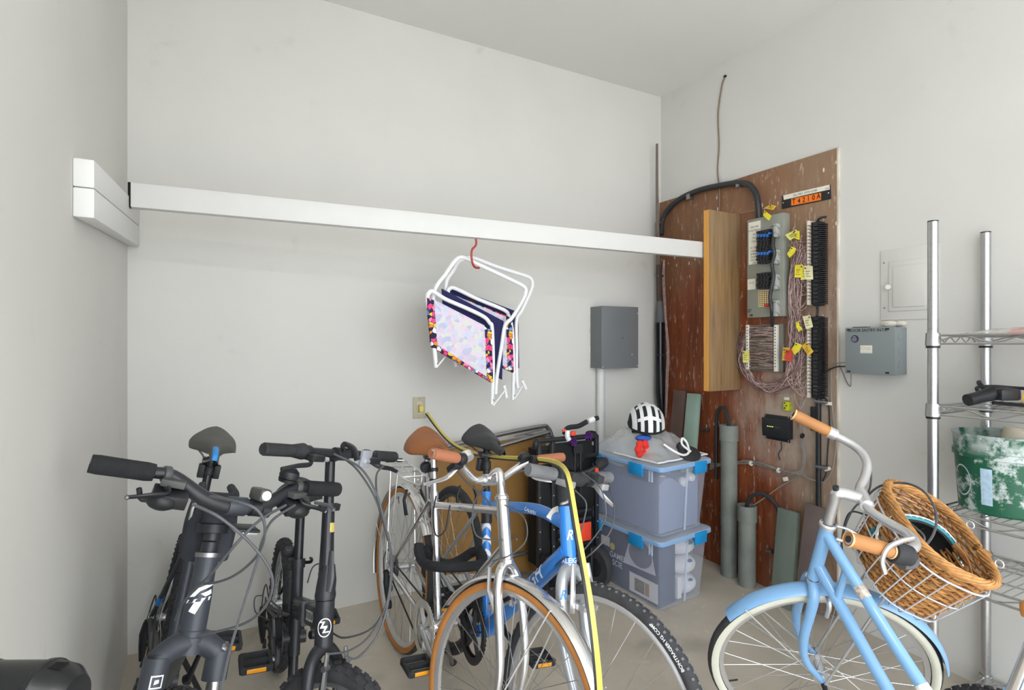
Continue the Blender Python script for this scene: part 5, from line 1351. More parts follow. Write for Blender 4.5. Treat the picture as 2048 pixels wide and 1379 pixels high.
m_wwire = mat('white_wire', 'C6C9CE', .35, .2)
g = G()
for v in (.80, .42, .02): g.tube([bpt(2 * pi * j / 72, v, .013) for j in range(72)], .0021 if v < .7 else .0028, 6, closed=True)
wf = part('wire_holder', g, m_wwire, T, xf=B.S)
for k in range(22):
    a = 2 * pi * k / 22
    part('wire', G().tube(cr([bpt(a, .80, .015), bpt(a, .4, .015), bpt(a, -.02, .012), bpt(a, -.06, -.01)], 3), .0018, 6), m_wwire, wf, xf=B.S)
part('mount', G().tube(cr([B.axp(.84, .02, .03), B.axp(.85, .08, .03), B.axp(.85, .12, .0), B.axp(.85, .08, -.03), B.axp(.84, .02, -.03)], 4), .004, 6).tube([B.fa + V((0, .06, 0)), BCX + V((-.02, .06, -.01))], .004, 6).tube([B.fa + V((0, -.06, 0)), BCX + V((-.02, -.06, -.01))], .004, 6), m_alloy, T, xf=B.S)
for a in (-.25, .3): part('loop_tie', G().lathe([(.010, -.002), (.012, 0), (.010, .002), (.008, 0)], bpt(a, 1.05, .012), (1, .6, .2), 14, closed=True), m_wwire, T, xf=B.S)
part('front_latch', G().cyl(bpt(-.05, 1.02, .012), bpt(-.05, .80, .014), .009, 8), m_wick2, T, xf=B.S)

# bike helmet builder: local frame x forward, z up
def helmet(name, label, xf0, cols, vents=True, inside=False):
    T = thing(name, label, 'helmet', xf0(V((0, 0, 0))))
    a_, b_, c_ = .138, .108, .125
    def hp(u, v, k=1.0):  # u around 0..1, v 0 top..1 rim
        az = 2 * pi * u; t = v * radians(100)
        x, y, z = a_ * sin(t) * cos(az), b_ * sin(t) * sin(az), c_ * cos(t)
        if cos(az) < 0: x *= 1.06 + .12 * v * (-cos(az))
        return V((x, y, z * (1 if z > 0 else .55))) * k
    part('foam_liner', G().grid(lambda u, v: hp(u, v, .965), 40, 14, closeu=True).grid(lambda u, v: hp(u, v, .80), 40, 14, closeu=True).grid(lambda u, v: hp(u, 1, .80 + .165 * v), 40, 1, closeu=True), cols[1], T, xf=xf0, ang=60)
    ribs = [(-.62, .5), (-.32, .55), (0, .6), (.32, .55), (.62, .5)]
    def band(y0, w, t0, t1, k0=1.0):
        g = G(); N = 26
        def fn(u, v, k):
            th = radians(t0 + (t1 - t0) * v); yy = y0 + (u - .5) * w * (1 - .35 * abs(cos(th * .5)) * 0)
            yy = max(-.97, min(.97, yy)); r_ = sqrt(1 - yy * yy)
            x, z = a_ * r_ * sin(th), c_ * r_ * cos(th)
            if x < 0: x *= 1.14
            return V((x, b_ * yy, z if z > 0 else z * .55)) * k
        g.grid(lambda u, v: fn(u, v, k0 * 1.0), 5, N); g.grid(lambda u, v: fn(u, v, k0 * .955), 5, N)
        g.grid(lambda u, v: fn(0, v, k0 * (.955 + .045 * u)), 1, N); g.grid(lambda u, v: fn(1, v, k0 * (.955 + .045 * u)), 1, N)
        g.grid(lambda u, v: fn(u, 0, k0 * (.955 + .045 * v)), 5, 1); g.grid(lambda u, v: fn(u, 1, k0 * (.955 + .045 * v)), 5, 1)
        return g
    sh = None
    for i, (y0, w) in enumerate(((-.76, .2), (-.40, .17), (0, .25), (.40, .17), (.76, .2))):
        g = band(y0, w, -84, 88)
        sh = part('shell_rib', g, cols[0], T, xf=xf0, ang=50)
    for t0 in (-58, -6, 44):
        g = G()
        def fx(u, v, k):
            yy = -.62 + 1.24 * u; th = radians(t0 + 10 * v + 10 * abs(yy)); r_ = sqrt(1 - yy * yy)
            x, z = a_ * r_ * sin(th), c_ * r_ * cos(th)
            if x < 0: x *= 1.14
            return V((x, b_ * yy, z if z > 0 else z * .55)) * k
        g.grid(lambda u, v: fx(u, v, .995), 16, 3).grid(lambda u, v: fx(u, v, .95), 16, 3).grid(lambda u, v: fx(u, 0, .95 + .045 * v), 16, 1).grid(lambda u, v: fx(u, 1, .95 + .045 * v), 16, 1)
        part('shell_bridge', g, cols[0], T, xf=xf0, ang=50)
    part('rim_band', G().grid(lambda u, v: hp(u, .93 + .07 * v, 1.0), 48, 2, closeu=True).grid(lambda u, v: hp(u, .93 + .07 * v, .95), 48, 2, closeu=True).grid(lambda u, v: hp(u, .93, .95 + .05 * v), 48, 1, closeu=True).grid(lambda u, v: hp(u, 1, .95 + .05 * v), 48, 1, closeu=True), cols[2], T, xf=xf0, ang=60)
    if inside: part('teal_lip', G().grid(lambda u, v: hp(u, 1.004 + .004 * v, .87 + .075 * v), 48, 2, closeu=True), cols[0], T, xf=xf0, ang=60)
    for sg in (1, -1):
        part('chin_strap', G().tube(cr([V((.06, sg * .09, -.0)), V((.02, sg * .085, -.04 if not inside else .03)), V((.0, sg * .05, -.055 if not inside else .05))], 4), .008, 6, flat=.25), m_dark, T, xf=xf0)
    return T
RB = lambda p: B.S(BCX + V((.022, .012, .105)) + (Matrix.Rotation(radians(48), 3, 'X') @ (Matrix.Rotation(pi, 3, 'X') @ (V(p) * .86))))
m_teal = mat('teal_shell', '1F8C99', .4); m_hwhite = mat('helmet_white', 'E6E8EA', .35); m_hblack = mat('helmet_liner', '232426', .8, var=.15)
helmet('bicycle_helmet', 'white and teal helmet lying upturned in the wicker basket', RB, (m_teal, m_hblack, m_hwhite), inside=True)
T = thing('sunglasses', 'brown sunglasses tucked at the front of the basket', 'sunglasses', B.S(BCX + V((.02, -.1, .15))))
m_amber = mat('amber_frame', '3A2418', .2, coat=.5)
for x in (-.045, .03): part('lens', G().sph(BCX + V((x + .01, -.105, .155)), (.032, .008, .022), 14, 8, Matrix.Rotation(.5, 3, 'X')), m_amber, T, xf=B.S)
part('temple', G().tube(cr([BCX + V((.075, -.10, .16)), BCX + V((.09, -.03, .165)), BCX + V((.085, .02, .16))], 4), [.004, .005, .009], 8, flat=.5), m_tan2, T, xf=B.S)
# ------------------------------------------------------------------ hook and folding stools
m_redhook = mat('red_hook', 'A3322B', .4)
solo('hanging_hook', G().tube(cr([onY(952, 478, 2.345), onY(952, 490, 2.345), onY(944, 500, 2.345), onY(943, 515, 2.345), onY(946, 529, 2.35), onY(951, 535, 2.36), onY(958, 536, 2.375)], 5), .0052, 8), m_redhook, 'red hook screwed under the white beam', 'hook')
m_floral = mat('floral_fabric', '2A2A55', .8)
t = NT(m_floral)
wv_ = t.n('Mapping'); vv = t.n('VectorMath'); vv.operation = 'ADD'
nz = t.n('TexNoise'); nz.inputs['Scale'].default_value = 18; t.l(t.tc, nz.inputs['Vector'])
sc2 = t.n('VectorMath'); sc2.operation = 'SCALE'; sc2.inputs['Scale'].default_value = .03; t.l(nz.outputs['Color'], sc2.inputs[0])
t.l(t.tc, vv.inputs[0]); t.l(sc2.outputs[0], vv.inputs[1])
cell = t.n('TexVoronoi'); cell.inputs['Scale'].default_value = 52; t.l(vv.outputs[0], cell.inputs['Vector'])
sx_ = t.n('SeparateXYZ'); t.l(cell.outputs['Color'], sx_.inputs[0])
pal = t.ramp(sx_.outputs[0], [(0, '1D1D3F'), (.22, 'E0407F'), (.42, 'F07FB0'), (.5, 'E9E6E4'), (.64, 'E08A2A'), (.72, '23234A'), (.84, 'E2BE3A'), (.92, '6C8FD0')], 'CONSTANT')
edge_ = t.vor(52, vv.outputs[0], 'DISTANCE_TO_EDGE')
t.color(t.mix(t.ramp(edge_, [(.03, 1.), (.07, 0.)]), pal, '1A1A38'))
m_patch = mat('faded_floral', 'BFC0D6', .85)
t = NT(m_patch)
c2_ = t.n('TexVoronoi'); c2_.inputs['Scale'].default_value = 48; t.l(vv.outputs[0] if False else t.tc, c2_.inputs['Vector'])
s2_ = t.n('SeparateXYZ'); t.l(c2_.outputs['Color'], s2_.inputs[0])
t.color(t.ramp(s2_.outputs[0], [(0, 'AEB6D3'), (.3, 'C9BBD0'), (.5, 'D6C6D4'), (.65, 'BEC6DC'), (.8, 'CFCFCB')], 'LINEAR'))
m_navy = mat('navy_fabric', '1F2050', .85, bump=.2, bscale=400)
m_wtube = mat('white_tube', 'E6E7EA', .35)
def quad(g, px, Y, th): 
    a = [onY(x, y, Y) for x, y in px]; b = [p + V((0, th, 0)) for p in a]
    return g.hexa(a + b)
def stool(label, Y, back, seat, seatq, patch, navy, legs, feet):
    T = thing('folding_stool', label, 'stool', onY(*seat[-1], Y), 'folding stools on the hook')
    part('back_frame', G().tube(cr([onY(x, y, Y + .03) for x, y in back], 5), .0095, 10), m_wtube, T)
    part('seat_frame', G().tube(cr([onY(x, y, Y) for x, y in seat], 5), .0095, 10), m_wtube, T)
    s_ = part('seat_fabric', quad(G(), seatq, Y - .011, .022), m_floral, T, bev=.008)
    part('fabric_patch', quad(G(), patch, Y - .0125, .001), m_patch, s_)
    part('back_fabric', quad(G(), navy, Y + .038, .012), m_navy, T, bev=.004)
    for a, b in legs:
        part('foot_link', G().tube([onY(*a, Y + .01), onY(*b, Y + .035)], .004, 6), m_wtube, T)
    for p_ in (seat[0], seat[-1]):
        part('rivet', G().sph(onY(p_[0] + 3, p_[1] - 8, Y - .009), .004, 6, 4), m_steel, T)
    for a, b in feet: part('crossbar_foot', G().tube([onY(*a, Y + .045), onY(*b, Y + .045)], .0085, 8), m_wtube, T)
    return T
stool('front folding stool with faded floral seat hanging from the red hook', 2.36,
      [(868, 700), (866, 640), (869, 582), (890, 550), (910, 522), (926, 515), (959, 530), (1023, 560), (1046, 572), (1052, 583), (1043, 605), (1023, 637), (1010, 651), (1003, 692), (994, 750), (991, 788)],
      [(872, 735), (868, 690), (858, 620), (855, 594), (858, 586), (866, 583), (892, 599), (936, 618), (968, 634), (979, 646), (984, 657), (986, 730), (984, 808)],
      [(853, 592), (985, 660), (988, 768), (863, 694)], [(868, 599), (969, 651), (973, 753), (875, 690)], [(884, 577), (1008, 642), (1005, 760), (892, 692)],
      [((873, 735), (896, 707)), ((986, 812), (1011, 779))], [((1008, 770), (1013, 795))])
stool('rear folding stool with floral seat hanging behind the front one', 2.46,
      [(905, 690), (896, 620), (892, 567), (907, 541), (920, 522), (945, 516), (994, 534), (1046, 550), (1061, 557), (1065, 570), (1058, 590), (1043, 622), (1033, 640), (1033, 692), (1033, 750), (1035, 776)],
      [(912, 733), (905, 680), (898, 610), (896, 585), (899, 578), (910, 577), (950, 596), (994, 614), (1011, 622), (1017, 631), (1024, 660), (1027, 740), (1026, 799)],
      [(900, 586), (1026, 636), (1029, 747), (905, 690)], [(912, 592), (1012, 634), (1014, 735), (916, 688)], [(900, 572), (1037, 624), (1039, 737), (906, 690)],
      [((914, 733), (925, 715)), ((1028, 800), (1045, 772))], [((1044, 760), (1052, 778))])
# ------------------------------------------------------------------ folding table against the wall
m_hard = mat('hardboard', '8C6834', .7, var=.1, vscale=4, bump=.05)
def tp(x, y, y0=2.79): return onY(x, y, y0 - .10 * max(0, (y - 860)) / 280)
T = thing('folding_table', 'folded table with brown hardboard top and steel frame leaning on the wall', 'table', tp(980, 1160))
q = [tp(868, 1150), tp(1092, 1142), tp(1092, 868), tp(868, 905)]
g = G().hexa(q + [p + V((0, .02, 0)) for p in q])
part('table_top', g, m_hard, T, bev=.003)
part('edge_rail', G().tube(cr([tp(860, 1155, 2.785), tp(856, 1020, 2.785), tp(853, 915, 2.785), tp(858, 902, 2.785), tp(880, 895, 2.785), tp(980, 873, 2.785), tp(1080, 853, 2.785), tp(1096, 856, 2.785), tp(1103, 872, 2.785), tp(1106, 900, 2.785), tp(1106, 1150, 2.785)], 5), .0125, 10), m_steel, T)
for k, (a, b, r) in enumerate((((930, 912), (1098, 864), .011), ((1030, 872), (1085, 858), .004), ((1050, 868), (1102, 872), .005))):
    part('folding_leg' if k == 0 else 'brace', G().tube([tp(*a, 2.765), tp(*b, 2.765)], r, 10), m_steel, T)
part('lower_leg', G().tube([tp(960, 1125, 2.765), tp(1085, 1098, 2.765)], .011, 10), m_steel, T)

# ------------------------------------------------------------------ folded wagon
m_fab = mat('black_fabric', '101114', .8, bump=.3, bscale=250, var=.15, vscale=10)
m_or = mat('red_orange', 'E8482C', .5)
x0, x1, y0, y1 = 1.555, 1.93, 2.50, 2.66
T = thing('folding_wagon', 'folded black fabric wagon with chunky wheels beside the bins', 'wagon', (1.74, 2.58, fz(2.58)))
g = G()
part('fabric_body', G().grid(lambda u, v: (x0 + .01 + (x1 - x0 - .02) * u, y0 + .03 - .012 * sin(u * 9) * sin(v * 3.1) - .01 * sin(v * 14), .12 + .62 * v), 20, 20).grid(lambda u, v: (x0 + .01 + (x1 - x0 - .02) * u, y1 - .02, .12 + .62 * v), 4, 4).grid(lambda u, v: (x0 + .01, y0 + .03 + (y1 - y0 - .05) * u, .12 + .62 * v), 3, 4).grid(lambda u, v: (x1 - .01, y0 + .03 + (y1 - y0 - .05) * u, .12 + .62 * v), 3, 4).grid(lambda u, v: (x0 + .01 + (x1 - x0 - .02) * u, y0 + .03 + (y1 - y0 - .05) * v, .74), 3, 3), m_fab, T)
part('pocket_flap', G().grid(lambda u, v: (x0 + .06 + .28 * u, y0 + .004 - .02 * sin(u * pi) * v, .775 - .11 * v * (1 - .35 * cos(u * 2 * pi))), 16, 6).grid(lambda u, v: (x0 + .06 + .28 * u, y0 + .012 - .02 * sin(u * pi) * v, .775 - .11 * v * (1 - .35 * cos(u * 2 * pi))), 16, 6), m_fab, T)
for x in (x0, x0 + .085, x1):
    po = part('frame_post', G().box((x, y0 + .012, .42), (.022, .022, .76)), m_dark, T, bev=.002)
    for k in range(7): part('rivet', G().sph((x, y0 - .0, .14 + k * .09), .0045, 6, 4), m_alloy, po)
for z in (.795, .69, .10): part('cross_rail', G().cyl((x0 - .02, y0 + .01, z), (x1, y0 + .01, z), .014, 10), m_dark, T)
part('corner_knob', G().sph((x0 - .025, y0 + .005, .78), (.018, .018, .026), 10, 8), m_dark, T)
for k in range(6): part('slat', G().box((x0 + .22, y0 + .0, .17 + k * .045), (.22, .012, .018)), m_dark, T, bev=.002)
for (x, y) in ((x0 + .05, y0 - .045), (x1 - .04, y0 - .045)):
    wl = part('wheel', G().lathe([(.05, -.02), (.098, -.022), (.105, -.012), (.105, .012), (.098, .022), (.05, .02)], (x, y, fz(y) + .106), (1, .15, 0), 28, closed=True), m_tyre, T)
    part('wheel_hub', G().lathe([(0, -.024), (.03, -.022), (.055, -.014), (.055, .014), (.03, .022), (0, .024)], (x, y, fz(y) + .106), (1, .15, 0), 20), m_dark, wl)
    part('wheel_fork', G().box((x - .045, y + .02, fz(y) + .14), (.02, .08, .16)), m_dark, T, bev=.006)
part('red_reflector', G().box((x0 + .27, y0 - .022, .285), (.085, .012, .10)), m_or, T, bev=.004)
hd_ = part('pull_handle', G().tube(cr([(x0 + .20, y0 - .03, .60), (x0 + .28, y0 - .05, .62), (x0 + .36, y0 - .06, .655)], 4), .015, 10), m_dark, T)
part('handle_grip', G().tube([(x0 + .33, y0 - .055, .64), (x0 + .345, y0 - .06, .65), (x0 + .365, y0 - .062, .66), (x0 + .385, y0 - .065, .662)], [.026, .032, .031, .024], 14), m_rubber, hd_)
part('orange_button', G().box((x0 + .315, y0 - .07, .625), (.022, .012, .024)), m_or, hd_, bev=.003)
part('handle_bar', G().tube([(x0 + .21, y0 - .012, .5), (x0 + .215, y0 - .012, .79)], .006, 8).tube([(x0 + .25, y0 - .012, .5), (x0 + .25, y0 - .012, .76)], .006, 8).box((x0 + .23, y0 - .014, .74), (.06, .014, .05)), m_dark, T)
# things on the wagon
T = thing('carry_strap', 'black and white strap with orange tabs lying on the wagon top', 'strap', (x0 + .27, y0 + .03, .80))
zt_ = .83
part('strap_loop', G().tube(cr([(x0 + .16, y0 + .01, zt_ - .01), (x0 + .19, y0 + .02, zt_ + .02), (x0 + .26, y0 + .02, zt_ + .025), (x0 + .33, y0 + .03, zt_ + .045), (x0 + .40, y0 + .03, zt_ + .06)], 4), .014, 8), m_dark, T)
part('white_end', G().tube(cr([(x0 + .17, y0 - .006, zt_ + .01), (x0 + .165, y0 - .01, zt_ - .02), (x0 + .175, y0 - .012, zt_ - .04)], 4), .014, 8), m_hwhite, T)
part('white_end', G().tube([(x0 + .32, y0 + .014, zt_ + .048), (x0 + .36, y0 + .014, zt_ + .058)], .015, 8), m_hwhite, T)
part('orange_tab', G().box((x0 + .205, y0 - .006, zt_ - .008), (.03, .01, .024)), m_or, T, bev=.002)
part('orange_tab', G().box((x0 + .15, y0 + .0, zt_ + .012), (.02, .01, .014)), m_or, T, bev=.002)
for i, (dx, dz) in enumerate(((.195, -.05), (.30, -.028))):
    g = G(); rr = random.Random(i)
    for k in range(90):
        d = V((rr.gauss(0, 1), rr.gauss(0, 1), rr.gauss(0, 1))).normalized()
        c = V((x0 + dx, y0 - .018, zt_ + dz)); g.tube([c, c + d * .026], .0012, 4)
    o = solo('pompom', g, mat('pompom_mix', '5A2A78', .9, var=.9, vscale=120), ('left' if i == 0 else 'right') + ' purple and red pompom hanging on the wagon strap', 'pompom', group='pompoms on the wagon strap')
solo('black_camera_pouch', G().box(onY(1182, 872, 2.56), (.055, .05, .06)), m_fab, 'small black pouch standing on the right end of the wagon', 'pouch', bev=.015)

# ------------------------------------------------------------------ storage bins
def clearmat(name, col, alpha, rough):
    m = mat(name, col, rough, alpha=alpha); return m
m_bin = clearmat('frosted_plastic', 'D2DAEA', .27, .25)
m_lid = clearmat('lid_plastic', 'D2DDEE', .45, .25)
m_lrim = mat('lid_rim_blue', '8FB9E6', .3, alpha=.85)
m_latch = mat('latch_blue', '1C8FD0', .35)
U_, V_ = V((cos(radians(7)), sin(radians(7)), 0)), V((cos(radians(92)), sin(radians(92)), 0))
BF = V((1.985, 2.068, 0)); BW, BL = .37, .57
def rect(ins, z, r=.03, n=4):
    c = [(ins, ins), (BW - ins, ins), (BW - ins, BL - ins), (ins, BL - ins)]; out = []
    cen = [(ins + r, ins + r, 180), (BW - ins - r, ins + r, 270), (BW - ins - r, BL - ins - r, 0), (ins + r, BL - ins - r, 90)]
    for cx, cy, a0 in cen:
        for k in range(n + 1):
            a = radians(a0 + 90 * k / n); out.append(BF + U_ * (cx + r * cos(a)) + V_ * (cy + r * sin(a)) + V((0, 0, z)))
    return out
def loft(rings, cap0=True, cap1=True):
    g = G(); n = len(rings[0])
    for rg in rings: g.v += rg
    for j in range(len(rings) - 1):
        for i in range(n): g.f.append((j * n + i, j * n + (i + 1) % n, (j + 1) * n + (i + 1) % n, (j + 1) * n + i))
    if cap0: g.f.append(tuple(range(n))[::-1])
    if cap1: g.f.append(tuple((len(rings) - 1) * n + i for i in range(n)))
    return g
Z0 = fz(2.3) - .004
def make_bin(label, zb):
    T = thing('storage_bin', label, 'storage bin', BF + U_ * .185 + V_ * .285 + V((0, 0, zb)), 'clear storage bins')
    part('tub', loft([rect(.014, zb), rect(.012, zb + .05), rect(-.010, zb + .325), rect(-.018, zb + .33), rect(-.018, zb + .338)], True, False), m_bin, T)
    ld = part('lid', loft([rect(-.020, zb + .337), rect(-.026, zb + .345), rect(-.026, zb + .356), rect(-.010, zb + .364), rect(.03, zb + .364), rect(.035, zb + .358)], False, True), m_lid, T)
    part('lid_rim', loft([rect(-.022, zb + .330), rect(-.028, zb + .334), rect(-.028, zb + .350), rect(-.024, zb + .354)], False, False), m_lrim, ld)
    for (u, v, du, dv) in ((-.030, .10, 0, 1), (-.030, .42, 0, 1), (.24, -.030, 1, 0)):
        c = BF + U_ * u + V_ * v; d = (V_ if dv else U_) * .10; nrm = (U_ if dv else V_) * -.009
        p0 = c + V((0, 0, zb + .290)); 
        g = G().hexa([p0, p0 + d, p0 + d - nrm, p0 - nrm] + [q + V((0, 0, .062)) + nrm * .2 for q in (p0, p0 + d, p0 + d - nrm * 2.2, p0 - nrm * 2.2)])
        part('latch', g, m_latch, ld, bev=.003)
    for v in (.012, .03): part('rib', G().box(BF + U_ * -.012 + V_ * (.035 + v) + V((0, 0, zb + .30)), (.008, .006, .06)), m_lid, T)
    for u in (.18, ): part('wall_rib', loft([[BF + U_ * (.19 + a) + V_ * (.010 - b * .02) + V((0, 0, zb + .005 + .32 * b)) for a in (0, .012)] + [BF + U_ * (.19 + a) + V_ * (.004 - b * .02) + V((0, 0, zb + .005 + .32 * b)) for a in (.012, 0)] for b in (0, 1)]), m_lid, T)
    return T
make_bin('lower clear storage bin packed with a navy box and white rolls', Z0)
make_bin('upper clear storage bin stacked on the full one', Z0 + .366)
# what is inside the lower bin
def bp_(u, v, z): return BF + U_ * u + V_ * v + V((0, 0, Z0 + z))
def ubox(u0, u1, v0, v1, z0, z1): return G().hexa([bp_(u0, v0, z0), bp_(u1, v0, z0), bp_(u1, v1, z0), bp_(u0, v1, z0), bp_(u0, v0, z1), bp_(u1, v0, z1), bp_(u1, v1, z1), bp_(u0, v1, z1)])
m_nbox = mat('navy_card', '1F2C55', .6, var=.06)
T = thing('gift_box', 'navy printed cardboard box inside the lower bin', 'box', bp_(.08, .3, .006))
part('carton', ubox(.022, .15, .03, .54, .006, .31), m_nbox, T, bev=.003)
part('white_window', G().prism([(0.02, .16), (.26, .15), (.20, .31), (.06, .31)], bp_(.0205, .03, 0), V_, (0, 0, 1), U_ * -.001), mat('print_pale', 'C4C6D4', .6), T)
part('grey_circle', G().prism([(.13 + .085 * cos(a), .235 + .07 * sin(a)) for a in [2 * pi * k / 24 for k in range(24)]], bp_(.0195, .03, 0), V_, (0, 0, 1), U_ * -.001), mat('print_slate', '5A6078', .6), T)
part('photo_strip', ubox(.0195, .0205, .035, .24, .02, .12), mat('print_white', 'D9D9DE', .6), T)
part('photo', ubox(.0185, .0195, .13, .20, .035, .10), mat('photo_mix', '6F6257', .6, var=.6, vscale=60), T)
part('tan_print', ubox(.0185, .0195, .095, .125, .035, .10), mat('print_tan', '9A7B5E', .6), T)
part('lettering', lettering('GAMES+', .042, bp_(.0185, .32, .165), -V_, UZW, bold=True), mat('print_letters', 'D5DAE8', .5), T)
part('lettering', lettering('SCIE', .042, bp_(.0185, .335, .125), -V_, UZW, bold=True), mat('print_letters', 'D5DAE8', .5), T)
part('price_label', ubox(.0185, .0205, .40, .47, .20, .25), m_paper, T)
part('yellow_seal', G().prism([(.02 * cos(a), .02 * sin(a)) for a in [2 * pi * k / 12 for k in range(12)]], bp_(.0185, .375, .21), V_, (0, 0, 1), U_ * -.001), mat('seal_yellow', 'D9C84A', .6), T)
m_cloth = mat('white_cloth', 'DCDDE3', .85, bump=.5, bscale=25)
rr = random.Random(4)
for i, (u, v, z, ru, rv, rz, w) in enumerate(((.26, .085, .058, .092, .072, .052, 'lowest'), (.255, .085, .16, .092, .072, .05, 'middle'), (.26, .09, .258, .09, .068, .047, 'topmost'))):
    T = solo('white_roll', G().sph(bp_(u, v, z), (ru, rv, rz), 18, 12, R3(radians(7))), m_cloth, w + ' white cloth roll at the front of the lower bin', 'cloth roll', group='white rolls in the lower bin')
    part('blue_mark', G().sph(bp_(u + .01, v - .052, z + .02), (.03, .012, .016), 10, 6, R3(radians(7))), mat('mark_blue', '46598F', .8), T)
solo('blue_cloth', G().sph(bp_(.24, .36, .14), (.10, .14, .12), 18, 12, R3(radians(7))), mat('slate_cloth', '5A6BA0', .85, bump=.5, bscale=20), 'folded slate blue cloth behind the white rolls', 'cloth')
solo('instruction_sheet', ubox(.155, .185, .018, .05, .02, .13), mat('print_white', 'D9D9DE', .6), 'white leaflet standing at the corner of the lower bin', 'leaflet')
# upper bin content
solo('blue_fleece', G().grid(lambda u, v: bp_(.028 + .315 * u, .035 + .50 * v, .366 + .25 + .03 * sin(u * 7) * cos(v * 6)), 14, 16).grid(lambda u, v: bp_(.028 + .315 * u, .035 + .50 * v, .372), 1, 1).grid(lambda u, v: bp_(.028 + .315 * u, .035, .372 + v * (.244 + .03 * sin(u * 7))), 14, 1).grid(lambda u, v: bp_(.028, .035 + .50 * u, .372 + v * .244), 16, 1), mat('fleece_slate', '7B86A6', .9, bump=.5, bscale=30), 'slate blue fleece lying in the upper bin', 'fleece')
for i, (u, v, z) in enumerate(((.30, .05, .60), (.13, .10, .595), (.23, .045, .585))):
    solo('foam_ball', G().sph(bp_(u, v, z + .02), .026, 14, 10), m_cloth, ('right', 'left', 'middle')[i] + ' white foam ball under the upper bin lid', 'ball', group='foam balls in the upper bin')
# transparent bag on the bins
ZT = Z0 + .366 * 2 - .004
m_film = mat('clear_vinyl', 'E4E6E7', .1, alpha=.36, spec=.8)
def film(u, v):
    a, b = u - .5, v - .5
    h = .135 * max(0, 1 - (abs(a) * 2) ** 2.6) * max(0, 1 - (abs(b) * 2) ** 2.4) + .006
    w = .010 * sin(u * 23 + 6 * v) * sin(v * 17 - 4 * u) + .006 * sin(u * 41) * cos(v * 37)
    return BF + U_ * (-.02 + .40 * u) + V_ * (.0 + .54 * v) + V((0, 0, ZT + .004 + h + w * min(1, h * 20) * .9))
T = thing('vinyl_bag', 'clear vinyl zip bag with white piping on top of the bins', 'bag', BF + U_ * .18 + V_ * .27 + V((0, 0, ZT)))
part('film', G().grid(film, 36, 40), m_film, T, ang=180)
ed = [film(0, 1 - k / 20) for k in range(8, 20)] + [film(k / 20, 0) for k in range(21)] + [film(1, k / 20) for k in range(1, 5)]
part('piping', G().tube([p + V((0, 0, .003)) for p in ed], .0045, 6), m_hwhite, T)
c0 = film(.32, .08) + V((0, 0, .008))
part('cord_handle', G().tube(cr([c0 + V((-.03, .0, .03)), c0 + V((.0, -.04, .0)), c0 + V((.05, -.055, -.022)), c0 + V((.10, -.045, -.012)), c0 + V((.12, -.01, .03)), c0 + V((.10, .0, .05)), c0 + V((.09, -.01, .02)), c0 + V((.11, -.05, -.012))], 6), .006, 8), m_hwhite, T)
g = G()
sh_ = BF + U_ * .235 + V_ * .005 + V((0, 0, ZT + .010))
solo('black_shoe', G().sph(sh_ + V((0, 0, .022)), (.075, .05, .016), 20, 8, Matrix.Rotation(radians(42), 3, 'X')).sph(sh_ + V((-.02, .03, .05)), (.035, .03, .03), 14, 8), mat('shoe_black', '2C2C2E', .7, bump=.6, bscale=120), 'black rubber sole sticking out of the clear bag', 'shoe')
fl_ = film(.06, .26) + V((0, 0, .012))
T = thing('toy_flower', 'red felt flower toy lying on the clear bag', 'toy', fl_ - V((0, 0, .02)))
for k in range(6):
    a = 2 * pi * k / 6; part('petal', G().sph(fl_ + V((.030 * cos(a), -.008 - .006 * (k % 2), .028 * sin(a) + .012)), (.021, .015, .020), 10, 8), mat('felt_red', 'D8322A', .9, bump=.4, bscale=80), T)
part('leaf', G().sph(fl_ + V((.022, -.02, -.022)), (.028, .009, .009), 10, 6, R3(.2)), mat('felt_green', '1F7A4A', .9), T)
part('stem', G().tube(cr([fl_ + V((.03, -.018, -.02)), fl_ + V((.05, -.02, -.028)), fl_ + V((.06, -.02, -.04))], 4), .006, 8), mat('felt_red', 'D8322A', .9), T)
solo('blue_sock', G().sph(film(.2, .32) + V((0, 0, .004)), (.05, .035, .018), 14, 8), mat('sock_blue', '3C62B8', .9), 'bright blue cloth beside the red toy flower', 'cloth')
HC = V((2.105, 2.30, ZT + .168))
Rh = R3(radians(-122)) @ Matrix.Rotation(radians(14), 3, 'Y')
helmet('bicycle_helmet', 'white vented helmet with black liner on top of the bins', lambda p: HC + Rh @ (V(p) * .92), (m_hwhite, m_hblack, m_hblack))

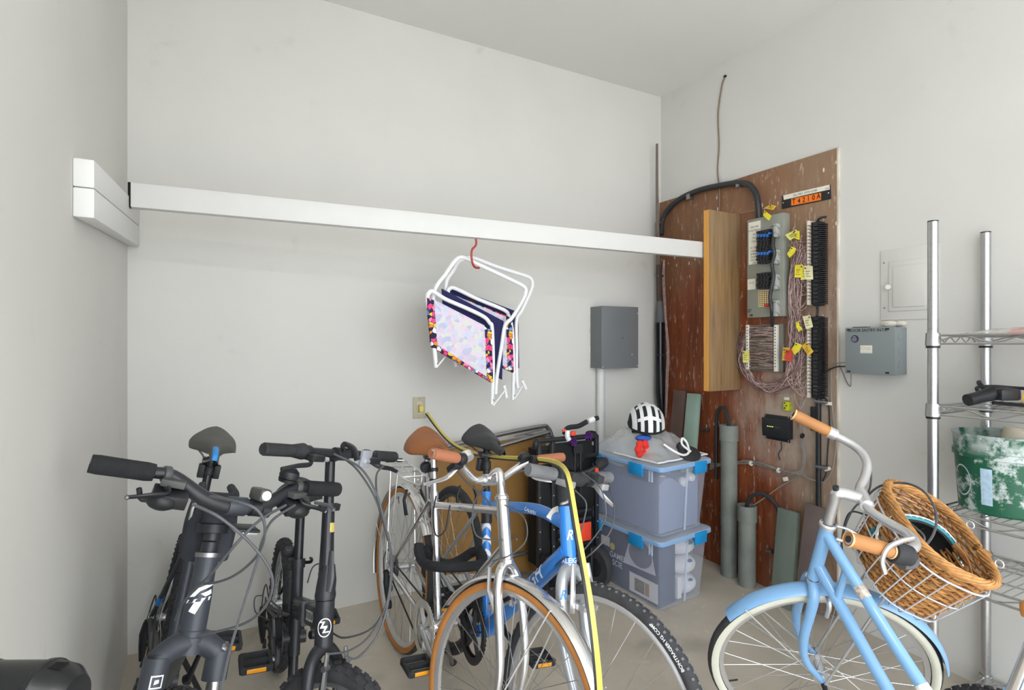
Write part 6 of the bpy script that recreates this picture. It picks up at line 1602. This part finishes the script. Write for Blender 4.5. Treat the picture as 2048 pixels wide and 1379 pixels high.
# ------------------------------------------------------------------ wire shelving
m_wire = mat('shelf_chrome', 'C2C3C5', .3, 1.0)
SX0, SX1, SY0, SY1 = 2.29, 2.695, -.20, 1.025
T = thing('wire_shelf', 'chrome wire shelving unit against the right wall', 'shelf', ((SX0 + SX1) / 2, (SY0 + SY1) / 2, fz(.4)))
for x in (SX0, SX1):
    for y in (SY0, SY1):
        prof = [(0, fz(y))]
        z = fz(y)
        while z < 1.725:
            prof += [(.0165, z), (.0165, z + .0240), (.0161, z + .0243), (.0161, z + .0250)]; z += .0254
        prof += [(.0165, z), (0, z)]
        po = part('post', G().lathe(prof, (x, y, 0), n=20), m_wire, T, ang=22)
        part('post_cap', G().cyl((x, y, z), (x, y, z + .004), .0168, 14), m_dark, po)
LEVELS = (1.335, 1.083, .715, .483, .0)
for zl in LEVELS:
    g = G()
    for x in (SX0, SX1):
        for z in (0, -.03): g.cyl((x, SY0, zl + z), (x, SY1, zl + z), .004, 6)
        n = 14; pts = [(x, SY0 + (SY1 - SY0) * k / n, zl - (.003 if k % 2 else .027)) for k in range(n + 1)]
        g.tube(cr(pts, 3), .0028, 5)
    for y in (SY0, SY1):
        for z in (0, -.03): g.cyl((SX0, y, zl + z), (SX1, y, zl + z), .004, 6)
        n = 10; pts = [(SX0 + (SX1 - SX0) * k / n, y, zl - (.003 if k % 2 else .027)) for k in range(n + 1)]
        g.tube(pts, .0022, 5)
    sh = part('shelf_frame', g, m_wire, T)
    for x in (SX0 + .13, SX1 - .13): part('stringer', G().cyl((x, SY0, zl - .005), (x, SY1, zl - .005), .0028, 6), m_wire, sh)
    n = 44
    for k in range(1, n):
        y = SY0 + (SY1 - SY0) * k / n
        part('deck_wire', G().tube([(SX0, y, zl + .001), (SX1, y, zl + .001)], .0022, 5), m_wire, sh)
    for x in (SX0, SX1):
        for y in (SY0, SY1):
            part('collar', G().lathe([(.0175, -.04), (.0235, -.038), (.0215, .008), (.0175, .008)], (x, y, zl), n=16), m_wire, sh)
            part('clip', G().lathe([(.017, -.046), (.0215, -.046), (.0215, -.04), (.017, -.04)], (x, y, zl), n=16, closed=True), m_dark, sh)
# things on the shelves
g = G().grid(lambda u, v: (2.36 + .30 * u, .55 + .42 * v, 1.341 + .022 * sin(pi * u) ** .5 * sin(pi * v) ** .5 + .004 * sin(u * 30) * sin(v * 24)), 24, 24).grid(lambda u, v: (2.36 + .30 * u, .55 + .42 * v, 1.3385), 2, 2)
solo('polythene_bag', g, mat('polythene', 'D8D6D0', .25, alpha=.5), 'clear plastic bag lying on the top wire shelf', 'bag')
solo('red_packet', G().grid(lambda u, v: (2.41 + .18 * u, .60 + .26 * v, 1.346 + .012 * sin(u * 8 + v * 5)), 12, 12).grid(lambda u, v: (2.41 + .18 * u, .60 + .26 * v, 1.340 + .002 * u), 2, 2), mat('packet_red', 'D1492F', .5, var=.2, vscale=20), 'crumpled red packet inside the bag on the top shelf', 'packet')
zs = 1.086
T = thing('caulking_gun', 'black and yellow hand tool on the second wire shelf', 'tool', (2.46, .8, zs))
m_yel = mat('tool_yellow', 'E2B01C', .45)
part('nozzle', G().tube([(2.335, .94, zs + .022), (2.37, .925, zs + .03), (2.42, .90, zs + .045)], [.021, .021, .026], 12), m_dark, T)
part('head', G().box((2.44, .875, zs + .043), (.07, .06, .04), R3(-.5)), m_dark, T, bev=.008)
part('guard_wire', G().tube(cr([(2.40, .93, zs + .045), (2.42, .945, zs + .062), (2.48, .92, zs + .066), (2.52, .86, zs + .062), (2.52, .70, zs + .062)], 5), .006, 8), m_dark, T)
part('lower_arm', G().tube(cr([(2.42, .90, zs + .012), (2.46, .86, zs + .008), (2.48, .70, zs + .008)], 4), .006, 8), m_dark, T)
part('barrel', G().tube([(2.475, .83, zs + .034), (2.48, .60, zs + .034)], .024, 14), m_yel, T)
part('trigger', G().tube(cr([(2.44, .93, zs + .055), (2.45, .95, zs + .075), (2.46, .955, zs + .08)], 4), .008, 8), m_dark, T)
# bucket
m_bk = mat('bucket_green', '1E5B43', .45)
t = NT(m_bk)
sp_ = t.ramp(t.noise(13, detail=7, rough=.7), [(.51, 0.), (.59, 1.)])
sx3 = t.sep(); hi_ = t.ramp(sx3[2], [(.20, .0), (.235, .62)])
dr = t.ramp(t.vor(55), [(.12, 1.), (.2, 0.)])
mk_ = t.math('MAXIMUM', t.math('MULTIPLY', sp_, .8), t.math('MULTIPLY', hi_, t.ramp(t.noise(22, detail=5), [(.38, .0), (.55, 1.)])))
mk_ = t.math('MAXIMUM', mk_, t.math('MULTIPLY', dr, t.ramp(t.noise(5), [(.5, 0.), (.6, .9)])))
t.color(t.mix(mk_, t.ramp(t.noise(4), [(.3, '17503A'), (.7, '226548')]), 'CBD3D3'))
bc_ = V((2.475, .885, .7185))
T = thing('bucket', 'green plastic bucket splashed with white paint on the shelf', 'bucket', bc_)
part('pail', G().lathe([(0, .004), (.125, 0), (.130, .006), (.142, .19), (.149, .192), (.149, .212), (.144, .214), (.147, .262), (.150, .266), (.150, .272), (.144, .272), (.139, .214), (.124, .012), (0, .012)], bc_, n=40), m_bk, T)
lb = V((-.62, -.785, 0)); lb.normalize()
def bwrap(a, z, r=.139): return bc_ + V((cos(a) * r, sin(a) * r, z))
a0 = atan2(-.885, -2.475)
part('spec_label', G().grid(lambda u, v: bwrap(a0 - .48 + .24 * u, .035 + .125 * v, .1312 + .0115 * (.035 + .125 * v) / .19 + .0), 6, 6), mat('label_blue', 'A9C3D6', .6, var=.12, vscale=90), T)
g = G()
for k in range(28):
    b = 2 * pi * k / 28; b2 = 2 * pi * (k + 1) / 28
    p_ = lambda b, s_: bwrap(a0 - .98 + .28 * s_ * cos(b), .105 + .055 * s_ * sin(b), .1318 + .0115 * (.105 + .055 * s_ * sin(b)) / .19)
    g.add([p_(b, 1), p_(b2, 1), p_(b2, .9), p_(b, .9)], [(0, 1, 2, 3)])
part('round_logo', g, mat('logo_white', 'B9C4C4', .6), T)
solo('tape_roll', G().lathe([(.038, -.022), (.062, -.022), (.062, .022), (.038, .022)], bc_ + V((.03, -.045, .262)), (.1, -.15, 1), 28, closed=True), mat('tape_cream', 'D6CDB8', .7), 'roll of cream masking tape resting in the green bucket', 'tape roll')
solo('bucket_cloth', G().sph(bc_ + V((0, 0, .16)), (.115, .115, .075), 20, 10), mat('rag_pale', 'C9C4B6', .9, bump=.6, bscale=30), 'pale paint rag filling the green bucket', 'rag')

# ------------------------------------------------------------------ yellow extension cord
m_yc = mat('cord_yellow', 'DCCB62', .5); 
path = [(846, 818, 3.02), (856, 830, 2.98), (872, 852, 2.88), (890, 874, 2.76), (912, 892, 2.62), (940, 904, 2.46), (975, 912, 2.28), (1010, 916, 2.12), (1050, 918, 1.98), (1090, 921, 1.84), (1115, 928, 1.70), (1130, 942, 1.58), (1138, 968, 1.52), (1145, 1010, 1.47), (1153, 1060, 1.42), (1163, 1115, 1.38), (1173, 1170, 1.34), (1182, 1230, 1.31), (1190, 1295, 1.29), (1197, 1379, 1.27), (1200, 1500, 1.25)]
pw = cr([atd(*p) for p in path], 6)
T = thing('extension_cord', 'yellow and black flat extension cord draped over the handlebars', 'cord', pw[-1])
def ribbon(off, w, th, tw=0.):
    g = G(); N = len(pw); o = 0
    vs = []; 
    for i, p in enumerate(pw):
        t_ = (pw[min(i + 1, N - 1)] - pw[max(0, i - 1)]).normalized(); s_ = t_.cross((p - ORG).normalized()).normalized(); n_ = s_.cross(t_)
        a = tw * sin(i * .09); s2 = s_ * cos(a) + n_ * sin(a); n2 = n_ * cos(a) - s_ * sin(a)
        c = p + s2 * off
        vs += [c + s2 * w / 2 + n2 * th / 2, c - s2 * w / 2 + n2 * th / 2, c - s2 * w / 2 - n2 * th / 2, c + s2 * w / 2 - n2 * th / 2]
    f = [(0, 1, 2, 3), tuple(4 * (N - 1) + k for k in (3, 2, 1, 0))]
    for i in range(N - 1):
        for k in range(4): f.append((4 * i + k, 4 * i + (k + 1) % 4, 4 * i + 4 + (k + 1) % 4, 4 * i + 4 + k))
    return g.add(vs, f)
part('yellow_strand', ribbon(.0035, .0115, .006, .5), m_yc, T)
part('black_strand', ribbon(-.0055, .0065, .0062, .5), m_cable, T)
part('plug', G().box(V((1.012, 2.815, .965)), (.022, .03, .03)), m_yc, T, bev=.004)

# ------------------------------------------------------------------ lock joining two bikes
T = solo('lock_sleeve', G().tube(cr([atd(838, 1088, 2.12), atd(838, 1104, 2.10), atd(848, 1126, 2.06), atd(874, 1133, 2.0), atd(910, 1134, 1.99), atd(945, 1132, 2.03), atd(965, 1126, 2.10), atd(962, 1105, 2.16), atd(945, 1104, 2.19), atd(920, 1120, 2.20), atd(895, 1128, 2.19), atd(868, 1118, 2.18), atd(850, 1096, 2.16)], 5), .0185, 10), mat('lock_nylon', '26272B', .8, bump=.9, bscale=90), 'black padded chain lock looped round the silver and blue bikes', 'lock')
# small knobby wheel standing at the right
class W_: pass
kw_c = V((1.766, .596, 0)); kw_c.z = fz(.596) + .252
dirv = V((cos(radians(74.5)), sin(radians(74.5)), 0)); axv = V((-dirv.y, dirv.x, 0))
T = thing('small_wheel', 'small black knobby wheel standing behind the pale blue frame', 'wheel', (kw_c.x, kw_c.y, fz(.70)))
part('tyre', G().lathe([(.222 + .028 * cos(a), .028 * sin(a)) for a in [2 * pi * k / 14 for k in range(14)]], kw_c, axv, 60, closed=True), m_tyre, T)
g = G()
for k in range(48):
    for row in (-.7, 0, .7):
        a = 2 * pi * (k + (.5 if row == 0 else 0)) / 48; d = dirv * cos(a) + V((0, 0, sin(a))); nr = d * cos(row) + axv * sin(row); tg = axv.cross(d)
        g.box(kw_c + d * .222 + nr * .029, (.014, .014, .008), Matrix((tg, nr.cross(tg), nr)).transposed())
part('tread_blocks', g, m_tyre, T, smooth=False, kind='stuff')
part('rim', G().lathe([(.205, -.014), (.205, .014), (.192, .01), (.192, -.01)], kw_c, axv, 48, closed=True), m_alloy, T)
part('hub', G().cyl(kw_c - axv * .04, kw_c + axv * .04, .018, 14), m_alloy, T)
for k in range(20):
    a = 2 * pi * k / 20; d = dirv * cos(a) + V((0, 0, sin(a))); spoke(T, kw_c + axv * (.03 if k % 2 else -.03) + d * .017, kw_c + d * .194, ORIGIN[T.name])
# black stand by the left wall
rdir = V((_c, -_s, 0))
pc_ = atd(48, 1372, .62)
T = thing('floor_pump', 'black upright stand with cylindrical head near the left wall', 'stand', (pc_.x, pc_.y, fz(pc_.y)))
hd = part('head', G().lathe([(0, -.075), (.030, -.075), (.036, -.068), (.0365, .018), (.0385, .020), (.0385, .026), (.0365, .028), (.033, .045), (.022, .058), (0, .062)], pc_ - V((0, 0, .012)), rdir, 30), mat('matte_black', '1C1D1F', .3), T)
part('slot', G().box(pc_ + rdir * .037 + V((0, 0, .0205)), (.016, .012, .006), R3(-YAW)), mat('slot_dark', '050505', .9), hd)
part('ring', G().lathe([(.0365, -.05), (.0375, -.049), (.0375, -.045), (.0365, -.044)], pc_ - V((0, 0, .012)), rdir, 30), m_dark, hd)
part('column', G().cyl(pc_ - V((0, 0, .03)), V((pc_.x, pc_.y, fz(pc_.y) + .02)), .016, 14), m_dark, T)
part('base', G().lathe([(0, 0), (.085, 0), (.085, .012), (.03, .026), (0, .028)], V((pc_.x, pc_.y, fz(pc_.y))), n=24), m_dark, T)

# flakes of plaster where the board meets the floor
m_fl = mat('plaster_flake', 'C9C5BC', .9, var=.1, vscale=40)
rr = random.Random(21)
for i, (x, y, lab) in enumerate(((1436, 1108, 'white plaster flakes on the floor beside the bins'), (1458, 1135, 'white plaster flakes in front of the tall grey pipe'), (1484, 1152, 'white plaster flakes in front of the short grey pipe'))):
    v = ray(x, y); t_ = (fz(2.1) - CH) / v.z; c = ORG + v * t_
    g = G()
    for k in range(14):
        p = c + V((rr.uniform(-.03, .03), rr.uniform(-.05, .05), 0)); p.z = fz(p.y) + .002
        g.prism([(rr.uniform(.6, 1) * .012 * cos(a), rr.uniform(.6, 1) * .012 * sin(a)) for a in [2 * pi * j / 6 for j in range(6)]], p, (1, 0, 0), (0, 1, 0), (0, 0, .004))
    solo('plaster_flakes', g, m_fl, lab, 'debris', kind='stuff', smooth=False)
